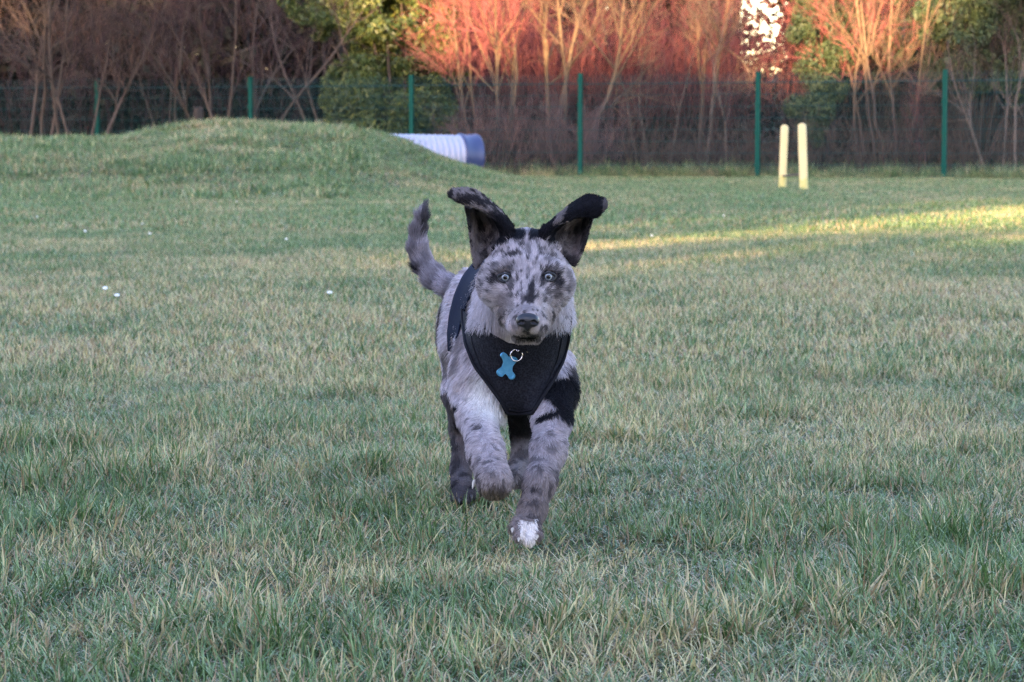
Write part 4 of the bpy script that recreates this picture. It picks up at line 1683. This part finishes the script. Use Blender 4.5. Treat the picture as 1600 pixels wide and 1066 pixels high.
    o = bpy.data.objects.new('fur', cu)
    C.objects.link(o)
    o.parent = dog
    tag(o, kind='stuff')
    print('fur', n)


fur()


# eyes --------------------------------------------------------------
def eyes():
    me = M('eye_wet', .06, .6)
    me.color(me.attr('Col', 'Color'))
    ml = M('eye_rim_skin', .45, .4).color((.012, .011, .013)).m
    for c in eye_p:
        look = nrm(np.array([0, 0, CAMH]) - c)
        a = nrm(np.cross(look, [0, 0, 1.0])); b = np.cross(a, look)
        rr = .0084
        ths = np.concatenate([np.linspace(0, .30, 4), np.linspace(.34, .78, 8), np.linspace(.84, 1.0, 4), np.linspace(1.15, 3.1416, 10)])
        V, cc = [], []
        NS = 36
        for t in ths:
            for j in range(NS):
                f = j / NS * 6.283
                bul = 1 + .07 * math.exp(-(t / .6) ** 4)
                V.append(c + rr * bul * (look * math.cos(t) + math.sin(t) * (a * math.cos(f) + b * math.sin(f))))
                st = .82 + .3 * vnoise(np.array([[j * .9, t * 3, c[0] * 50]]), 5)[0]
                if t < .35: cc.append((.004, .004, .005))
                elif t < .38: cc.append((.05, .06, .07))
                elif t < .63: cc.append(tuple(np.array((.25, .27, .295)) * st))
                elif t < .80: cc.append((.05, .055, .065))
                elif t < .9: cc.append((.02, .02, .025))
                else: cc.append((.20, .18, .18))
        q = []
        for i in range(len(ths) - 1):
            for j in range(NS): q.append([i * NS + j, i * NS + (j + 1) % NS, (i + 1) * NS + (j + 1) % NS, (i + 1) * NS + j])
        e = mesh_np('eye', local(np.array(V), dog), [np.array(q)], me.m, dog, True, np.array(cc))
        # dark lids
        G = Geo()
        f = np.linspace(0, 2 * math.pi, 33)
        front = c + look * .0062
        ring = front + a * (np.cos(f) * .0098)[:, None] + b * (np.sin(f) * .0070 * np.where(np.sin(f) > 0, .76, .93))[:, None] - look * (.0030 * np.cos(f) ** 2)[:, None]
        G.tubes(ring[None], np.full((1, 33), .0021), 8)
        G.build('eyelid', ml, e if False else dog, smooth=True)


eyes()


# nose --------------------------------------------------------------
def nose():
    c = nose_c
    pr = [('ell', c, np.array([.0150, .0105, .0098]), .004, 'n'),
          ('ell', c + [-.0085, -.001, -.002], np.array([.0072, .0085, .0078]), .004, 'n'),
          ('ell', c + [.0085, -.001, -.002], np.array([.0072, .0085, .0078]), .004, 'n'),
          ('ell', c + [0, .000, -.0085], np.array([.0045, .008, .0080]), .004, 'n')]
    ct = [('ell', c + [-.0080, -.0105, -.0022], np.array([.0036, .0050, .0027]), .0015, 'n'),
          ('ell', c + [.0080, -.0105, -.0022], np.array([.0036, .0050, .0027]), .0015, 'n'),
          ('cap', c + np.array([-.0125, -.0065, -.0040]), c + np.array([-.0088, -.0105, -.0030]), .0012, .0016, .001, 'n'),
          ('cap', c + np.array([.0125, -.0065, -.0040]), c + np.array([.0088, -.0105, -.0030]), .0012, .0016, .001, 'n'),
          ('cap', c + np.array([0, -.0112, -.003]), c + np.array([0, -.0095, -.018]), .0007, .0007, .001, 'n')]
    V, Q = polygonise(pr, c - .024, c + .024, .0008, ct)
    m = M('nose_leather', .38, .5)
    m.color((.014, .013, .017)).bump(m.noise(900, 2), .35, .001)
    mesh_np('nose', local(V, dog), [Q], m.m, dog, True)


nose()


# claws -------------------------------------------------------------
def claws():
    mc = M('claw_horn', .35, .5).color((.42, .36, .30)).m
    md = M('claw_dark', .35, .5).color((.05, .045, .045)).m
    def claw(a, b, r0, mat):
        a, b = np.array(a), np.array(b)
        m_ = (a + b) / 2 + [0, 0, .0015]
        G = Geo()
        G.tubes(np.array([[a, m_, b]]), np.array([[r0, r0 * .8, r0 * .15]]), 8)
        G.build('claw', mat, dog, smooth=True)
    for px, py, d in ((801, 829, 3.545), (811, 843, 3.532), (826, 848, 3.532), (839, 840, 3.542)):
        claw(at(px, py - 2, d), at(px - 1, py + 4, d - .008), .0030, mc)
    claw(at(742, 752, 3.62), at(738, 764, 3.61), .0034, mc)
    for px, py, d in ((710, 779, 4.09), (718, 783, 4.08), (728, 783, 4.08), (737, 777, 4.09)):
        claw(at(px, py - 2, d), at(px, py + 4, d - .006), .0028, md)
    # pads of the lifted hind paw
    mp = M('paw_pad', .7, .3).color((.035, .028, .028)).m


claws()


# harness -----------------------------------------------------------
LX = [(462, 722), (500, 722), (538, 727), (572, 741), (600, 762), (625, 781), (646, 792)]
RX = [(462, 889), (500, 892), (535, 888), (565, 880), (595, 864), (620, 848), (646, 832)]
vbody = torso + legs[:2] + legs[4:5]


def harness():
    mv = M('black_mesh_fabric', .85, .12)
    tc = mv.n('ShaderNodeTexCoord').outputs['Object']
    vo = mv.n('ShaderNodeTexVoronoi'); vo.inputs['Scale'].default_value = 330
    mv.l(tc, vo.inputs['Vector'])
    c = mv.mix(vo.outputs['Distance'], (.003, .003, .005), (.026, .027, .036))
    c = mv.mix(mv.math('GREATER_THAN', mv.noise(130, 2, 'obj'), .76), c, (.14, .12, .09))     # bits of dry grass and dust
    mv.color(c).bump(vo.outputs['Distance'], .5, .0012)
    mp = M('black_piping', .8, .1).color((.012, .012, .016)).m
    ms = M('navy_webbing', .9, .08)
    ms.color(ms.mix(ms.noise(300, 2, 'obj'), (.006, .008, .018), (.015, .021, .044)))
    nu, nv = 46, 50
    ly, lx = np.array([a for a, _ in LX]), np.array([b for _, b in LX])
    ry, rx = np.array([a for a, _ in RX]), np.array([b for _, b in RX])
    vv = np.linspace(462, 646, nv)
    U = np.linspace(0, 1, nu)
    xl, xr = np.interp(vv, ly, lx), np.interp(vv, ry, rx)
    # smooth the outline
    for _ in range(3):
        xl[1:-1] = (xl[:-2] + 2 * xl[1:-1] + xl[2:]) / 4
        xr[1:-1] = (xr[:-2] + 2 * xr[1:-1] + xr[2:]) / 4
    top = np.interp(U, [0, .12, .27, .42, .6, .75, .88, 1], [484, 502, 522, 536, 539, 530, 512, 484])
    bot = 646 + 1.5 * np.sin(np.pi * U)
    W = np.linspace(0, 1, nv)[:, None]
    PY = top * (1 - W) + bot * W
    fx = lambda q_, arr: np.interp(q_, vv, arr)
    PX = fx(PY, xl) * (1 - U) + fx(PY, xr) * U
    O_, h1 = march(vbody, PX.ravel(), PY.ravel(), .0085)
    I_, h2 = march(vbody, PX.ravel(), PY.ravel(), .0020)
    O_ = O_.reshape(nv, nu, 3)
    # even out depth steps at the silhouette
    for _ in range(6):
        O_[1:-1, 1:-1, 1] = (O_[1:-1, 1:-1, 1] * 2 + O_[2:, 1:-1, 1] + O_[:-2, 1:-1, 1] + O_[1:-1, 2:, 1] + O_[1:-1, :-2, 1]) / 6
    dirv = nrm(O_ - np.array([0, 0, CAMH]))
    In = O_ + dirv * .006
    V = np.concatenate([O_.reshape(-1, 3), In.reshape(-1, 3)])
    i = (np.arange(nv - 1)[:, None] * nu + np.arange(nu - 1)).ravel()
    n0 = nv * nu
    q = [np.stack([i, i + nu, i + nu + 1, i + 1], -1), np.stack([i, i + 1, i + nu + 1, i + nu], -1) + n0]
    loop = list(range(nu)) + [k * nu + nu - 1 for k in range(1, nv)] + [(nv - 1) * nu + k for k in range(nu - 2, -1, -1)] + [k * nu for k in range(nv - 2, 0, -1)]
    loop = np.array(loop); l2 = np.roll(loop, -1)
    q.append(np.stack([loop, l2, l2 + n0, loop + n0], -1))
    hs = mesh_np('harness', local(V, dog), [np.concatenate(q)], mv.m, dog, True)
    hs['label'] = 'black mesh vest harness with piped edges'
    # piping along both edges and an inner seam
    edge = np.concatenate([O_[:, 0], O_[-1, 1:], O_[::-1, -1][1:]]) - dirv[0, 0] * .002
    G = Geo()
    G.tubes(edge[None], np.full((1, len(edge)), .0026), 8)
    e2 = np.concatenate([O_[:-3, 3], O_[-3, 4:-4], O_[:-3, -4][::-1]]) - dirv[0, 0] * .0012
    G.tubes(e2[None], np.full((1, len(e2)), .0012), 6)
    G.build('piping', mp, hs, smooth=True) if False else None
    pp = G
    Vp = np.concatenate(pp.V)
    mesh_np('piping', local(Vp, dog), [np.concatenate(pp.Q)], mp, hs, True)
    # strap over the back and down behind the shoulder
    sl_ = np.array([(752, 404), (737, 412), (722, 431), (709, 460), (701, 492), (698, 520), (699, 548), (704, 575)], float)
    sr_ = np.array([(764, 420), (752, 432), (741, 448), (730, 472), (721, 500), (714, 526), (710, 550), (709, 575)], float)
    t = np.linspace(0, 7, 60)
    i_ = np.minimum(t.astype(int), 6); f_ = (t - i_)[:, None]
    A_, B_ = sl_[i_] * (1 - f_) + sl_[i_ + 1] * f_, sr_[i_] * (1 - f_) + sr_[i_ + 1] * f_
    for _ in range(4):
        for q_ in (A_, B_): q_[1:-1] = (q_[:-2] + 2 * q_[1:-1] + q_[2:]) / 4
    ku = 10
    Ug = np.linspace(0, 1, ku)[None, :, None]
    G2 = A_[:, None] * (1 - Ug) + B_[:, None] * Ug
    S_, _h = march(torso, G2[..., 0].ravel(), G2[..., 1].ravel(), np.repeat(np.interp(t, [0, 5, 7], [.0065, .0065, -.006]), ku))
    S_ = S_.reshape(60, ku, 3)
    for _ in range(4): S_[1:-1, 1:-1, 1] = (S_[1:-1, 1:-1, 1] * 2 + S_[2:, 1:-1, 1] + S_[:-2, 1:-1, 1] + S_[1:-1, 2:, 1] + S_[1:-1, :-2, 1]) / 6
    B2 = S_ + [.002, .006, -.001]
    V = np.concatenate([S_.reshape(-1, 3), B2.reshape(-1, 3)])
    i = (np.arange(59)[:, None] * ku + np.arange(ku - 1)).ravel()
    n0 = 60 * ku
    q = [np.stack([i, i + ku, i + ku + 1, i + 1], -1), np.stack([i, i + 1, i + ku + 1, i + ku], -1) + n0]
    loop = np.array(list(range(ku)) + [k * ku + ku - 1 for k in range(1, 60)] + [59 * ku + k for k in range(ku - 2, -1, -1)] + [k * ku for k in range(58, 0, -1)])
    l2 = np.roll(loop, -1)
    q.append(np.stack([loop, l2, l2 + n0, loop + n0], -1))
    mesh_np('girth_strap', local(V, dog), [np.concatenate(q)], ms.m, hs, True)
    return O_


VG = harness()


# name tag on its ring ----------------------------------------------
def name_tag():
    mt = M('blue_anodised_metal', .35, .5)
    mt.b.inputs['Metallic'].default_value = .55
    nz = mt.noise(160, 3, 'obj')
    mt.color(mt.mix(nz, (.04, .24, .46), (.16, .44, .66)))
    mt.bump(nz, .1, .001)
    mr = M('steel_ring', .25, .5)
    mr.b.inputs['Metallic'].default_value = 1.0
    mr.color((.62, .60, .64))
    p0, _ = march(vbody, [795], [572], .0135)
    p0 = p0[0]
    s_ = p0[1] / F * 1.12
    out = [(-9, -10), (-12, -15), (-8, -19), (-3, -17), (0, -13), (4, -15), (9, -14), (12, -9), (9, -4), (6, 0), (5, 5), (6, 9), (9, 13), (7, 18), (2, 19), (-2, 14), (-5, 11), (-9, 15), (-15, 13), (-17, 8), (-14, 4), (-10, 1), (-8, -4)]
    pts = []
    n = len(out)
    for i in range(n):                       # round the outline
        p_1, p0_, p1, p2 = (np.array(out[(i + k) % n], float) for k in (-1, 0, 1, 2))
        for t in (0, .33, .66):
            pts.append(.5 * (2 * p0_ + (p1 - p_1) * t + (2 * p_1 - 5 * p0_ + 4 * p1 - p2) * t * t + (3 * p0_ - p_1 - 3 * p1 + p2) * t ** 3))
    pts = np.array(pts)
    m_ = len(pts)

    def layer(sc, y): return np.c_[p0[0] + pts[:, 0] * s_ * sc, np.full(m_, p0[1] + y), p0[2] - pts[:, 1] * s_ * sc]
    L = [layer(1, .0016), layer(1.02, 0.0), layer(.96, -.0012), layer(.84, -.0012), layer(.80, -.0007)]
    V = np.concatenate(L + [np.array([[p0[0] - .001, p0[1] - .0007, p0[2]]]), np.array([[p0[0] - .001, p0[1] + .0016, p0[2]]])])
    j = np.arange(m_)
    q = [np.stack([i * m_ + j, i * m_ + (j + 1) % m_, (i + 1) * m_ + (j + 1) % m_, (i + 1) * m_ + j], -1) for i in range(4)]
    T = [np.stack([4 * m_ + j, 4 * m_ + (j + 1) % m_, np.full(m_, 5 * m_)], -1), np.stack([j, (j + 1) % m_, np.full(m_, 5 * m_ + 1)], -1)]
    root = empty('name_tag', tuple(p0))
    root.parent = dog
    root.location = tuple(p0 - dog_root_p)
    o = mesh_np('disc', V - p0, [np.concatenate(q), np.concatenate(T)], mt.m, root, False)
    f = np.linspace(0, 6.2832, 33)
    rc = at(807, 555, p0[1] - .007)
    ring = rc + np.stack([np.cos(f) * .0088, .25 * np.cos(f) * .0088, np.sin(f) * .0088], -1)
    G = Geo()
    G.tubes(ring[None], np.full((1, 33), .0011), 8)
    r2 = at(809, 543, p0[1] - .006)
    ring = r2 + np.stack([np.cos(f) * .002, np.sin(f) * .003, np.sin(f) * .0055], -1)
    G.tubes(ring[None], np.full((1, 33), .0009), 8)
    V = np.concatenate(G.V)
    mesh_np('ring', V - p0, [np.concatenate(G.Q)], mr.m, root, True)
    root['label'] = 'blue bone shaped metal name tag on a split ring'


name_tag()
